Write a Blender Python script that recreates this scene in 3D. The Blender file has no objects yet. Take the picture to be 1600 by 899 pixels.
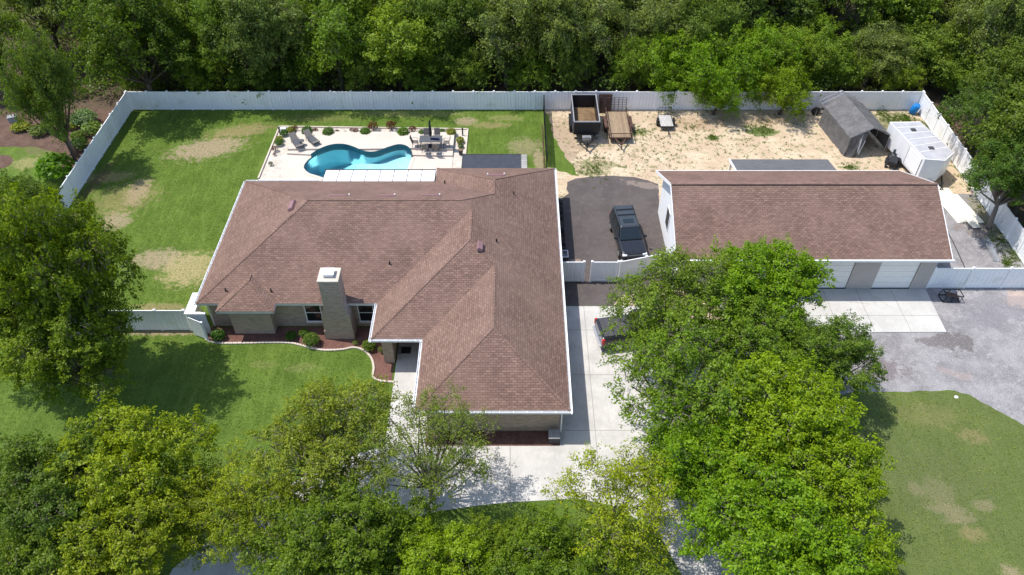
import bpy, math, random
import numpy as np
from mathutils import Vector, Matrix
from mathutils.geometry import tessellate_polygon

scene = bpy.context.scene
COL = scene.collection
R = math.radians

# ------------------------------------------------------------------ camera, sky, sun, exposure
CAM_H, FPX, TH = 38.0, 1230.0, R(44.0)
cam_d = bpy.data.cameras.new("camera"); cam = bpy.data.objects.new("camera", cam_d); COL.objects.link(cam)
cam.location = (0, 0, CAM_H); cam.rotation_euler = (R(90) - TH, 0, 0)
cam_d.sensor_width = 36; cam_d.lens = FPX / 1600 * 36; cam_d.clip_end = 2000; cam_d.clip_start = 0.5
scene.camera = cam

SUNV = Vector((-0.45, 0.13, 1.0)).normalized()      # towards the sun
EL = math.asin(SUNV.z); AZ = math.atan2(SUNV.x, SUNV.y)
world = bpy.data.worlds.new("World"); scene.world = world; world.use_nodes = True
wn = world.node_tree; bg = wn.nodes["Background"]
sky = wn.nodes.new("ShaderNodeTexSky"); sky.sky_type = 'NISHITA'; sky.sun_disc = False
sky.sun_elevation = EL; sky.sun_rotation = AZ % (2 * math.pi)
wn.links.new(sky.outputs[0], bg.inputs[0]); bg.inputs[1].default_value = 0.15
sun_d = bpy.data.lights.new("sun", 'SUN'); sun = bpy.data.objects.new("sun", sun_d); COL.objects.link(sun)
sun_d.energy = 3.1; sun_d.angle = R(0.5); sun_d.color = (1.0, 0.955, 0.89)
sun.rotation_euler = SUNV.to_track_quat('Z', 'Y').to_euler()
scene.view_settings.view_transform = 'Standard'; scene.view_settings.look = 'None'
scene.view_settings.exposure = 0.76; scene.view_settings.gamma = 1.0
scene.view_settings.use_curve_mapping = False
scene.cycles.max_bounces = 7; scene.cycles.diffuse_bounces = 3; scene.cycles.glossy_bounces = 2
scene.cycles.transmission_bounces = 4; scene.cycles.transparent_max_bounces = 8
scene.cycles.caustics_reflective = False; scene.cycles.caustics_refractive = False

def at(px, py, z=0.0):
    """the point of the place at height z that the photograph shows at this pixel"""
    u = (px - 800) / FPX; v = (449.5 - py) / FPX
    dy = math.cos(TH) + v * math.sin(TH); dz = -math.sin(TH) + v * math.cos(TH)
    t = (z - CAM_H) / dz
    return (u * t, dy * t)

# ------------------------------------------------------------------ materials
class NT:
    def __init__(s, name):
        s.m = bpy.data.materials.new(name); s.m.use_nodes = True
        s.t = s.m.node_tree; s.b = s.t.nodes["Principled BSDF"]; s.out = s.t.nodes["Material Output"]
        s.b.inputs["Specular IOR Level"].default_value = 0.3
    def n(s, kind, **kw):
        x = s.t.nodes.new(kind)
        for k, v in kw.items(): setattr(x, k, v)
        return x
    def l(s, a, b): s.t.links.new(a, b)
    def pos(s):
        if not hasattr(s, '_p'): s._p = s.n("ShaderNodeNewGeometry").outputs["Position"]
        return s._p
    def uv(s): return s.n("ShaderNodeTexCoord").outputs["UV"]
    def obj(s): return s.n("ShaderNodeTexCoord").outputs["Object"]
    def mapping(s, vec, scale=(1, 1, 1), rot=(0, 0, 0), loc=(0, 0, 0)):
        m = s.n("ShaderNodeMapping"); s.l(vec, m.inputs[0])
        m.inputs["Scale"].default_value = scale; m.inputs["Rotation"].default_value = rot; m.inputs["Location"].default_value = loc
        return m.outputs[0]
    def noise(s, vec, scale, detail=4, rough=0.55, dist=0):
        x = s.n("ShaderNodeTexNoise"); s.l(vec, x.inputs["Vector"])
        x.inputs["Scale"].default_value = scale; x.inputs["Detail"].default_value = detail
        x.inputs["Roughness"].default_value = rough; x.inputs["Distortion"].default_value = dist
        return x.outputs[0]
    def ramp(s, fac, lo, hi, a=0.0, b=1.0):
        x = s.n("ShaderNodeMapRange"); x.interpolation_type = 'SMOOTHSTEP'; s.l(fac, x.inputs[0])
        x.inputs[1].default_value = lo; x.inputs[2].default_value = hi; x.inputs[3].default_value = a; x.inputs[4].default_value = b
        return x.outputs[0]
    def mix(s, fac, a, b, mode='MIX'):
        x = s.n("ShaderNodeMix"); x.data_type = 'RGBA'; x.blend_type = mode
        for i, v in ((0, fac), (6, a), (7, b)):
            if isinstance(v, (int, float)): x.inputs[i].default_value = v
            elif isinstance(v, tuple): x.inputs[i].default_value = (*v[:3], 1)
            else: s.l(v, x.inputs[i])
        return x.outputs[2]
    def math(s, op, a, b=None):
        x = s.n("ShaderNodeMath"); x.operation = op
        for i, v in ((0, a), (1, b)):
            if v is None: continue
            if isinstance(v, (int, float)): x.inputs[i].default_value = v
            else: s.l(v, x.inputs[i])
        return x.outputs[0]
    def bump(s, h, strength=0.3, dist=0.02):
        x = s.n("ShaderNodeBump"); x.inputs["Strength"].default_value = strength; x.inputs["Distance"].default_value = dist
        s.l(h, x.inputs["Height"]); s.l(x.outputs[0], s.b.inputs["Normal"])
    def col(s, c):
        if isinstance(c, tuple): s.b.inputs["Base Color"].default_value = (*c, 1)
        else: s.l(c, s.b.inputs["Base Color"])
    def spot(s, cx, cy, rx, ry, rag, soft=0.45, rot=0.0):
        """mask of a real patch on the ground with a ragged edge"""
        m = s.mapping(s.pos(), (1, 1, 0), (0, 0, 0), (-cx, -cy, 0))
        if rot: m = s.mapping(m, (1, 1, 1), (0, 0, -rot))
        m = s.mapping(m, (1 / rx, 1 / ry, 0))
        ln = s.n("ShaderNodeVectorMath"); ln.operation = 'LENGTH'; s.l(m, ln.inputs[0])
        v = s.math('ADD', ln.outputs["Value"], s.math('MULTIPLY', s.math('SUBTRACT', rag, 0.5), 4.4))
        return s.ramp(v, 1.0 + soft * .5, 1.0 - soft * .5)

def plain(name, c, rough=0.6, var=0.12, scale=3.0, metal=0.0, fine=40.0, bump=0.0, dirt=None):
    t = NT(name); p = t.obj()
    n1 = t.noise(p, scale, 5, .6); n2 = t.noise(p, fine, 3, .6)
    k = t.math('ADD', t.math('MULTIPLY', n1, .6), t.math('MULTIPLY', n2, .4))
    d = tuple(x * (1 - var * 1.6) for x in c); b = tuple(min(1, x * (1 + var)) for x in c)
    cc = t.mix(t.ramp(k, .3, .7), d, b)
    if dirt: cc = t.mix(t.ramp(t.noise(p, scale * .7, 6, .7), .52, .72, 0, .7), cc, dirt)
    t.col(cc); t.b.inputs["Roughness"].default_value = rough; t.b.inputs["Metallic"].default_value = metal
    if bump: t.bump(n2, bump, .02)
    return t.m

def grass_mat(name, olive, spots, base=((.078, .130, .018), (.135, .205, .032), (.185, .250, .050))):
    t = NT(name); p = t.pos()
    big = t.noise(p, .11, 4, .6); mid = t.noise(p, .55, 6, .68); fine = t.noise(p, 5.5, 6, .72)
    streak = t.noise(t.mapping(p, (3.2, .35, 1), (0, 0, .5)), 1.0, 5, .65)
    streak2 = t.noise(t.mapping(p, (.5, 4.0, 1), (0, 0, .25)), 1.1, 5, .65)
    c = t.mix(t.ramp(t.math('ADD', t.math('MULTIPLY', mid, .55), t.math('MULTIPLY', fine, .45)), .38, .64), base[0], base[1])
    c = t.mix(t.ramp(streak, .42, .72, 0, .6), c, base[2])
    c = t.mix(t.ramp(streak2, .5, .75, 0, .35), c, (.055, .12, .02))
    if olive: c = t.mix(t.ramp(big, .35, .65, olive * .5, olive), c, (.105, .135, .045))
    c = t.mix(t.ramp(t.noise(p, 1.3, 8, .75), .60, .72, 0, .35), c, (.16, .17, .07))
    rag = t.noise(p, 1.9, 10, .80)
    rag2 = t.noise(p, 6.0, 6, .8)
    for (cx, cy, rx, ry, rot, colr, st) in spots:
        m = t.spot(cx, cy, rx, ry, rag, .7, rot)
        m = t.math('MULTIPLY', m, t.ramp(rag2, .38, .55, st * .3, min(1, st * 1.1)))
        c = t.mix(m, c, colr)
    c = t.mix(t.ramp(t.noise(p, 14, 4, .7), .35, .65, .32, 0), c, (.02, .045, .008))
    t.col(c); t.b.inputs["Roughness"].default_value = .85; t.b.inputs["Specular IOR Level"].default_value = .12
    t.bump(t.math('ADD', t.noise(p, 22, 4, .7), t.math('MULTIPLY', fine, .6)), .75, .06)
    return t.m

DRY, PINK, STRAW = (.36, .26, .14), (.40, .30, .20), (.42, .34, .17)
def W(px, py): return at(px, py)
sp_back = []
for (px, py, rx, ry, rot, c, st) in [
    (325, 232, 2.9, 1.4, .35, PINK, .95), (375, 205, 2.6, .9, .3, DRY, .7), (215, 300, .8, 1.6, 0, PINK, .85), (180, 345, 1.1, 1.0, 0, PINK, .85),
    (160, 278, 2.2, .7, .2, DRY, .7), (250, 405, 1.8, 1.0, 0, PINK, .85), (295, 420, 1.8, 1.7, .2, STRAW, .9), (195, 310, 2.4, 1.8, .5, DRY, .5),
    (250, 480, 1.6, .35, 0, DRY, .7), (260, 519, 2.8, .30, 0, PINK, .9), (150, 285, .5, 2.8, -.1, (.12, .08, .05), .8), (185, 175, .5, 3, -.1, (.1, .07, .05), .5),
    (728, 190, .9, .6, 0, PINK, .8), (765, 196, 1.6, .5, 0, DRY, .6), (790, 185, 1.5, .5, 0, STRAW, .4), (820, 230, 1.4, 1.2, 0, PINK, .55), (842, 250, .4, 1.5, 0, PINK, .8),
    (640, 178, 5, .5, 0, STRAW, .35), (500, 185, 3, .6, 0, DRY, .25), (70, 225, 1.6, 1.6, 0, (.2, .16, .09), .7), (45, 255, 1.4, .8, 0, STRAW, .6),
    (1480, 797, 1.0, .35, -.2, PINK, .75), (1500, 812, .9, .25, .1, PINK, .65), (1465, 770, .8, 1.0, 0, PINK, .5), (1535, 790, .6, .35, 0, PINK, .65),
    (1430, 765, .35, .5, 0, PINK, .7), (1520, 682, .8, .5, 0, DRY, .4), (1560, 630, .8, .4, .4, PINK, .5), (1450, 650, 1.8, .8, 0, DRY, .22), (1460, 760, 3.0, 2.6, 0, (.13, .15, .06), .6),
    (1580, 895, .5, .4, 0, PINK, .6), (1520, 835, .8, .4, 0, DRY, .45), (1350, 700, 3.5, 2.5, 0, (.13, .16, .06), .5),
    (470, 575, 1.0, .35, 0, STRAW, .2), (410, 570, .8, .3, 0, STRAW, .2)]:
    x, y = at(px, py); sp_back.append((x, y, rx, ry, rot, c, st))
M = {}
M['grass'] = grass_mat("lawn grass", 0.0, sp_back[:21] + sp_back[-2:])
M['grass_right'] = grass_mat("dry lawn grass", 0.75, sp_back[21:-2], ((.120, .155, .034), (.185, .225, .058), (.245, .265, .095)))

def ground_mat(name, cols, scales, rough=.9, bump=.5, spots=(), tuft=None, peb=0):
    t = NT(name); p = t.pos()
    c = t.mix(t.ramp(t.noise(p, scales[0], 7, .68), .36, .64), cols[0], cols[1])
    c = t.mix(t.ramp(t.noise(p, scales[1], 7, .72), .50, .70, 0, .75), c, cols[2])
    f = t.noise(p, scales[2], 4, .7)
    c = t.mix(t.ramp(f, .33, .6, .4, 0), c, tuple(x * .45 for x in cols[0]))
    rag = t.noise(p, 1.1, 8, .75)
    for (cx, cy, rx, ry, rot, colr, st) in spots:
        c = t.mix(t.math('MULTIPLY', t.spot(cx, cy, rx, ry, rag, .35, rot), st), c, colr)
    if peb:
        v = t.n("ShaderNodeTexVoronoi"); t.l(p, v.inputs["Vector"]); v.inputs["Scale"].default_value = peb
        c = t.mix(t.ramp(t.noise(p, peb, 2, .6), .54, .70, 0, .4), c, tuple(min(1, x * 1.45) for x in cols[1]))
    if tuft:
        m = t.math('MULTIPLY', t.ramp(t.noise(p, 2.0, 8, .78), .53, .58), t.ramp(t.noise(p, .32, 4, .6), .38, .55, .35, .95))
        c = t.mix(m, c, tuft)
        m2 = t.ramp(t.noise(t.mapping(p, (1, 1, 1), (0, 0, 0), (31, 7, 0)), 2.6, 8, .78), .57, .62, 0, .8)
        c = t.mix(m2, c, (.12, .09, .055))
    t.col(c); t.b.inputs["Roughness"].default_value = rough
    t.b.inputs["Specular IOR Level"].default_value = .15
    t.bump(t.math('ADD', f, t.noise(p, scales[1] * 2, 5, .6)), bump, .05)
    return t.m
def S(px, py, rx, ry, rot, c, st):
    x, y = at(px, py); return (x, y, rx, ry, rot, c, st)
M['sand'] = ground_mat("pale sand", ((.50, .38, .26), (.62, .50, .35), (.46, .33, .23)), (.5, 1.6, 9), .95, .6,
    [S(880, 220, 1.4, 3.5, 0, (.28, .20, .14), .55), S(1075, 195, 2.2, 1.0, 0, (.33, .22, .14), .6), S(1160, 190, 3.5, .8, 0, (.34, .24, .15), .7), S(1190, 205, 1.3, .8, 0, (.09, .14, .03), .9),
     S(1113, 216, .6, .3, 0, (.09, .15, .03), .9), S(930, 258, 1.8, .6, 0, (.13, .15, .05), .6), S(1000, 207, .8, .6, 0, (.15, .16, .05), .8), S(925, 270, 1.4, .4, 0, (.15, .17, .06), .6), S(1400, 195, 2.2, 2.2, 0, (.10, .12, .035), .7), S(1330, 262, 1.0, .25, 0, (.12, .17, .04), .7), S(1420, 195, 1, .8, 0, (.25, .15, .1), .7)], tuft=(.13, .15, .05))
M['millings'] = ground_mat("recycled asphalt", ((.092, .078, .074), (.120, .103, .097), (.155, .132, .122)), (.35, 2.2, 16), .92, .5,
    [S(900, 413, .45, .5, 0, (.36, .27, .21), .7), S(1010, 290, 1.6, .4, -.3, (.30, .24, .2), .5)])
M['gravel'] = ground_mat("grey gravel", ((.215, .203, .203), (.325, .31, .308), (.42, .40, .39)), (.55, 2.4, 12), .95, .8,
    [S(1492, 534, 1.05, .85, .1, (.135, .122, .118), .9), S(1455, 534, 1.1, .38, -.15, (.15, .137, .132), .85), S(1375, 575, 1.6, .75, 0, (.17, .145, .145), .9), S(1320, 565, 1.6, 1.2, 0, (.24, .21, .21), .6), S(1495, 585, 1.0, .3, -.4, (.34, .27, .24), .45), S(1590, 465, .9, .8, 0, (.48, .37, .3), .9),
     S(1570, 480, 3, 1.6, 0, (.20, .19, .20), .55), S(1530, 500, 2.2, .8, .3, (.19, .18, .19), .5), S(1545, 350, 2.2, 1.6, .2, (.23, .17, .14), .6), S(1560, 365, .8, 2.5, 0, (.10, .13, .04), .5), S(1540, 325, 1.2, 1.2, 0, (.2, .18, .08), .6)], peb=10)
M['wet'] = ground_mat("damp gravel", ((.125, .108, .102), (.16, .142, .135), (.185, .168, .16)), (.6, 3, 12), .8, .6)
M['forest'] = ground_mat("leaf litter", ((.075, .055, .038), (.12, .085, .055), (.05, .06, .025)), (.5, 1.4, 8), .95, .8)
M['mulch'] = ground_mat("red bark mulch", ((.145, .070, .056), (.215, .115, .092), (.12, .06, .05)), (1.2, 5, 16), .9, 1.0, peb=14)
M['mulch_brown'] = ground_mat("brown mulch", ((.105, .065, .048), (.16, .10, .075), (.07, .045, .035)), (1.0, 3, 12), .9, .9, peb=9)  # brown lowered so the colour carries the shade over the neighbour's beds
M['pebble'] = ground_mat("pale river pebbles", ((.50, .45, .38), (.66, .61, .53), (.45, .38, .30)), (1.5, 5, 18), .9, .7, peb=14)

def concrete(name, c, var=.10, stain=.25):
    t = NT(name); p = t.pos()
    a = tuple(x * (1 - var) for x in c); b = tuple(min(1, x * (1 + var * .6)) for x in c)
    cc = t.mix(t.ramp(t.noise(p, .6, 7, .7), .35, .65), a, b)
    cc = t.mix(t.ramp(t.noise(t.mapping(p, (1, .25, 1)), 1.6, 7, .7), .52, .72, 0, stain), cc, tuple(x * .66 for x in c))
    cc = t.mix(t.ramp(t.noise(p, 12, 5, .7), .3, .6, .18, 0), cc, tuple(x * .6 for x in c))
    t.col(cc); t.b.inputs["Roughness"].default_value = .85; t.bump(t.noise(p, 30, 3), .2, .01)
    return t.m
M['concrete'] = concrete("driveway concrete", (.50, .48, .45), .14, .5)
M['pad'] = concrete("pale concrete slab", (.49, .475, .44), .10, .35)
M['deck'] = concrete("cool deck coating", (.57, .50, .43), .05, .12)
M['joint'] = plain("concrete joint", (.27, .25, .22), .9)
M['coping'] = concrete("kerb concrete", (.58, .50, .42), .12, .2)

def shingle(name, cols, w=.30, h=.145):
    t = NT(name); uv = t.uv()
    b = t.n("ShaderNodeTexBrick"); t.l(uv, b.inputs["Vector"])
    b.offset = .5; b.inputs["Scale"].default_value = 1.0
    b.inputs["Brick Width"].default_value = w; b.inputs["Row Height"].default_value = h
    b.inputs["Mortar Size"].default_value = .016; b.inputs["Mortar Smooth"].default_value = .4; b.inputs["Bias"].default_value = -.1
    b.inputs["Color1"].default_value = (*cols[0], 1); b.inputs["Color2"].default_value = (*cols[1], 1); b.inputs["Mortar"].default_value = (*cols[2], 1)
    v = t.n("ShaderNodeTexVoronoi"); t.l(t.mapping(uv, (1 / w, 1 / h, 1)), v.inputs["Vector"]); v.inputs["Scale"].default_value = .9
    c = t.mix(t.ramp(t.noise(t.mapping(uv, (2.6, 6.0, 1)), 1, 2, .5), .40, .58, .55, 0), b.outputs[0], cols[3])
    c = t.mix(t.ramp(t.noise(uv, .35, 5, .6), .35, .7, 0, .35), c, cols[4])
    c = t.mix(t.ramp(t.noise(t.mapping(uv, (.9, .18, 1)), 1, 5, .6), .5, .72, 0, .28), c, cols[3])
    t.col(c); t.b.inputs["Roughness"].default_value = .9
    inv = t.math('SUBTRACT', 1.0, b.outputs["Fac"])
    t.bump(t.math('ADD', inv, t.math('MULTIPLY', t.noise(uv, 30, 3), .5)), .55, .015)
    return t.m
M['shingle'] = shingle("brown roof shingles", ((.245, .153, .118), (.158, .097, .074), (.082, .050, .039), (.110, .067, .052), (.265, .172, .136)))
M['shingle_grey'] = shingle("grey roof shingles", ((.15, .15, .155), (.115, .115, .12), (.06, .06, .06), (.09, .09, .095), (.17, .17, .175)))
def brickmat(name, cols, w=.24, h=.085):
    t = NT(name); uv = t.uv()
    b = t.n("ShaderNodeTexBrick"); t.l(uv, b.inputs["Vector"]); b.inputs["Scale"].default_value = 1
    b.inputs["Brick Width"].default_value = w; b.inputs["Row Height"].default_value = h; b.inputs["Mortar Size"].default_value = .008
    for k, i in (("Color1", 0), ("Color2", 1), ("Mortar", 2)): b.inputs[k].default_value = (*cols[i], 1)
    c = t.mix(t.ramp(t.noise(t.mapping(uv, (1, 3, 1)), 2.0, 6, .7), .45, .65, 0, .6), b.outputs[0], cols[3])
    t.col(c); t.b.inputs["Roughness"].default_value = .9; t.bump(t.math('SUBTRACT', 1.0, b.outputs["Fac"]), .4, .01)
    return t.m
M['brick'] = brickmat("weathered tan brick", ((.46, .365, .285), (.36, .28, .22), (.42, .37, .32), (.27, .205, .16)))
M['stucco'] = plain("white stucco", (.80, .80, .79), .8, .04, 1.2, fine=25, bump=.15)
M['stucco_grey'] = plain("grey beige stucco", (.44, .40, .37), .85, .05, 1.2, fine=30, bump=.15)
M['white'] = plain("white paint", (.80, .80, .80), .5, .05)
M['vinyl'] = plain("white vinyl", (.87, .87, .87), .4, .04, 1.0, fine=8, dirt=(.62, .64, .58))
M['door'] = plain("white door panel", (.85, .83, .79), .5, .03)
M['soffit'] = plain("soffit", (.65, .63, .6), .7)
M['black'] = plain("black painted steel", (.018, .019, .022), .45, .2)
M['rubber'] = plain("rubber", (.02, .02, .02), .85, .2)
M['darkgrey'] = plain("charcoal", (.06, .06, .066), .7, .15)
M['grey'] = plain("grey metal", (.30, .30, .31), .5, .15)
M['steel'] = plain("galvanised steel", (.55, .56, .58), .35, .1, metal=.7)
M['rust'] = plain("rusty steel", (.11, .062, .045), .85, .35, 4)
M['wood'] = None
def planks(name, c1, c2, axis=0, w=.14):
    t = NT(name); p = t.obj(); s = t.n("ShaderNodeSeparateXYZ"); t.l(p, s.inputs[0])
    q = t.math('DIVIDE', s.outputs[axis], w); fr = t.math('FRACT', q); fl = t.math('FLOOR', q)
    wn_ = t.n("ShaderNodeTexWhiteNoise"); wn_.noise_dimensions = '1D'; t.l(fl, wn_.inputs["W"])
    c = t.mix(wn_.outputs[0], c1, c2)
    sc = (8, .8, 1) if axis == 0 else (.8, 8, 1)
    c = t.mix(t.ramp(t.noise(t.mapping(p, sc), 2, 6, .7), .4, .7, 0, .6), c, tuple(x * .45 for x in c1))
    c = t.mix(t.ramp(fr, .10, .03), c, (.03, .025, .02))
    t.col(c); t.b.inputs["Roughness"].default_value = .85
    return t.m
M['wood'] = planks("weathered planks", (.34, .25, .16), (.25, .18, .12))
M['wood_pale'] = planks("bleached planks", (.50, .48, .45), (.42, .40, .38))
M['slats_grey'] = planks("grey boards", (.40, .39, .37), (.30, .29, .28), 1, .35)
M['canvas'] = plain("grey tarpaulin", (.125, .12, .12), .75, .2, 1.5, fine=6, bump=.3)
M['canvas_in'] = plain("white tarpaulin lining", (.6, .6, .6), .8)
M['blueplastic'] = plain("blue plastic", (.01, .18, .50), .45, .1)
M['mesh_dark'] = plain("dark shade cloth", (.045, .05, .065), .8, .15)
M['cream'] = plain("cream sheet", (.72, .69, .58), .6, .06)
M['panelroof'] = plain("white insulated roof panel", (.85, .85, .85), .45, .03)
M['trailer_white'] = plain("white trailer skin", (.74, .75, .76), .4, .05, 2)
M['trailer_roof'] = plain("dull aluminium roof", (.42, .42, .44), .5, .12, 1.2)
M['vent'] = plain("mauve painted vent", (.24, .135, .14), .55, .1)
M['glass'] = plain("dark window glass", (.012, .018, .020), .08, .1); M['glass'].node_tree.nodes["Principled BSDF"].inputs["Specular IOR Level"].default_value = .7
M['bark'] = plain("grey bark", (.20, .17, .14), .95, .3, 5, fine=25, bump=.6)
M['bark_dark'] = plain("brown bark", (.10, .075, .055), .95, .3, 5, fine=25, bump=.6)
M['lounge'] = plain("grey sling fabric", (.085, .09, .10), .8, .1)
M['lounge_taupe'] = plain("taupe sling fabric", (.17, .155, .14), .8, .1)
M['red'] = plain("red lens", (.5, .02, .015), .3, .05)
M['lamp'] = plain("clear lens", (.75, .78, .8), .12, .03)
M['dirtload'] = plain("heaped brown dirt", (.20, .13, .07), .95, .3, 2, bump=.6)
M['redbrown'] = plain("brown-red foliage stem", (.14, .05, .04), .8)
M['flag'] = plain("dark red cloth", (.16, .02, .03), .8)

t = NT("black car paint"); t.col((.012, .013, .016)); t.b.inputs["Roughness"].default_value = .22
t.b.inputs["Coat Weight"].default_value = .7; t.b.inputs["Coat Roughness"].default_value = .08
t.l(t.ramp(t.noise(t.obj(), 3, 5, .6), .3, .7, .18, .34), t.b.inputs["Roughness"]); M['paint'] = t.m
t = NT("black car roof with sky sheen"); t.col(t.mix(t.noise(t.obj(), 4, 5, .6), (.030, .037, .046), (.055, .065, .078))); t.b.inputs["Roughness"].default_value = .35; M['paint_roof'] = t.m  # bluish grey puts the sky's reflection into the roof colour

# pool water: clear surface over an absorbing body
t = NT("pool water")
tr = t.n("ShaderNodeBsdfTransparent"); gl = t.n("ShaderNodeBsdfGlossy"); gl.inputs["Roughness"].default_value = .04
fr = t.n("ShaderNodeFresnel"); fr.inputs[0].default_value = 1.33
mx = t.n("ShaderNodeMixShader"); t.l(fr.outputs[0], mx.inputs[0]); t.l(tr.outputs[0], mx.inputs[1]); t.l(gl.outputs[0], mx.inputs[2])
bp = t.n("ShaderNodeBump"); bp.inputs["Strength"].default_value = .25; bp.inputs["Distance"].default_value = .05
t.l(t.noise(t.pos(), 2.5, 4, .6, .6), bp.inputs["Height"]); t.l(bp.outputs[0], gl.inputs["Normal"]); t.l(bp.outputs[0], fr.inputs["Normal"])
t.l(mx.outputs[0], t.out.inputs["Surface"])
va = t.n("ShaderNodeVolumeAbsorption"); va.inputs[0].default_value = (.0, .80, .90, 1); va.inputs[1].default_value = .13
t.l(va.outputs[0], t.out.inputs["Volume"]); M['water'] = t.m
t = NT("pool plaster"); v = t.n("ShaderNodeTexVoronoi"); v.feature = 'SMOOTH_F1'; t.l(t.pos(), v.inputs["Vector"]); v.inputs["Scale"].default_value = 2.2
t.col(t.mix(t.ramp(v.outputs[0], .1, .7), (.48, .84, .90), (.40, .78, .86))); t.b.inputs["Roughness"].default_value = .8; M['plaster'] = t.m
M['tile'] = plain("dark teal waterline tile", (.02, .10, .13), .3, .2, 6)

# leaves: colour from the object's own colour, varied leaf by leaf
def leafmat(name, trans=.42, lo=(.60, .68, .55), hi=(1.42, 1.34, 1.0)):
    t = NT(name)
    oi = t.n("ShaderNodeObjectInfo"); at_ = t.n("ShaderNodeAttribute"); at_.attribute_name = "tint"
    at2 = t.n("ShaderNodeAttribute"); at2.attribute_name = "tone"
    c = t.mix(1.0, oi.outputs["Color"], t.mix(at_.outputs["Fac"], lo, hi), 'MULTIPLY')
    c = t.mix(1.0, c, t.mix(at2.outputs["Fac"], (.84, .92, 1.05), (1.18, 1.12, .80)), 'MULTIPLY')
    df = t.n("ShaderNodeBsdfDiffuse"); tl = t.n("ShaderNodeBsdfTranslucent"); gs = t.n("ShaderNodeBsdfGlossy"); gs.inputs["Roughness"].default_value = .45
    t.l(c, df.inputs[0]); t.l(t.mix(1.0, c, (1.25, 1.35, .45), 'MULTIPLY'), tl.inputs[0]); gs.inputs[0].default_value = (.8, .85, .8, 1)
    m1 = t.n("ShaderNodeMixShader"); m1.inputs[0].default_value = trans; t.l(df.outputs[0], m1.inputs[1]); t.l(tl.outputs[0], m1.inputs[2])
    m2 = t.n("ShaderNodeMixShader"); m2.inputs[0].default_value = .012; t.l(m1.outputs[0], m2.inputs[1]); t.l(gs.outputs[0], m2.inputs[2])
    t.l(m2.outputs[0], t.out.inputs["Surface"]); return t.m
M['leaf'] = leafmat("leaves"); M['blade'] = leafmat("grass blades", .35, (.80, .84, .78), (1.14, 1.12, 1.05))

# ------------------------------------------------------------------ object helpers
def tag(o, label=None, cat=None, group=None, kind=None):
    if label: o['label'] = label
    if cat: o['category'] = cat
    if group: o['group'] = group
    if kind: o['kind'] = kind
    return o
def thing(name, label, cat, loc=(0, 0, 0), rz=0.0, group=None):
    o = bpy.data.objects.new(name, None); COL.objects.link(o); o.location = loc; o.rotation_euler.z = rz
    o.empty_display_size = .2
    return tag(o, label, cat, group)
def copy_tree(o, parent=None):
    c = o.copy(); COL.objects.link(c); c.parent = parent
    for ch in list(o.children): copy_tree(ch, c)
    return c
def link_mesh(name, me, parent=None, mat=None):
    o = bpy.data.objects.new(name, me); COL.objects.link(o)
    if parent is not None: o.parent = parent
    return o

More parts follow.
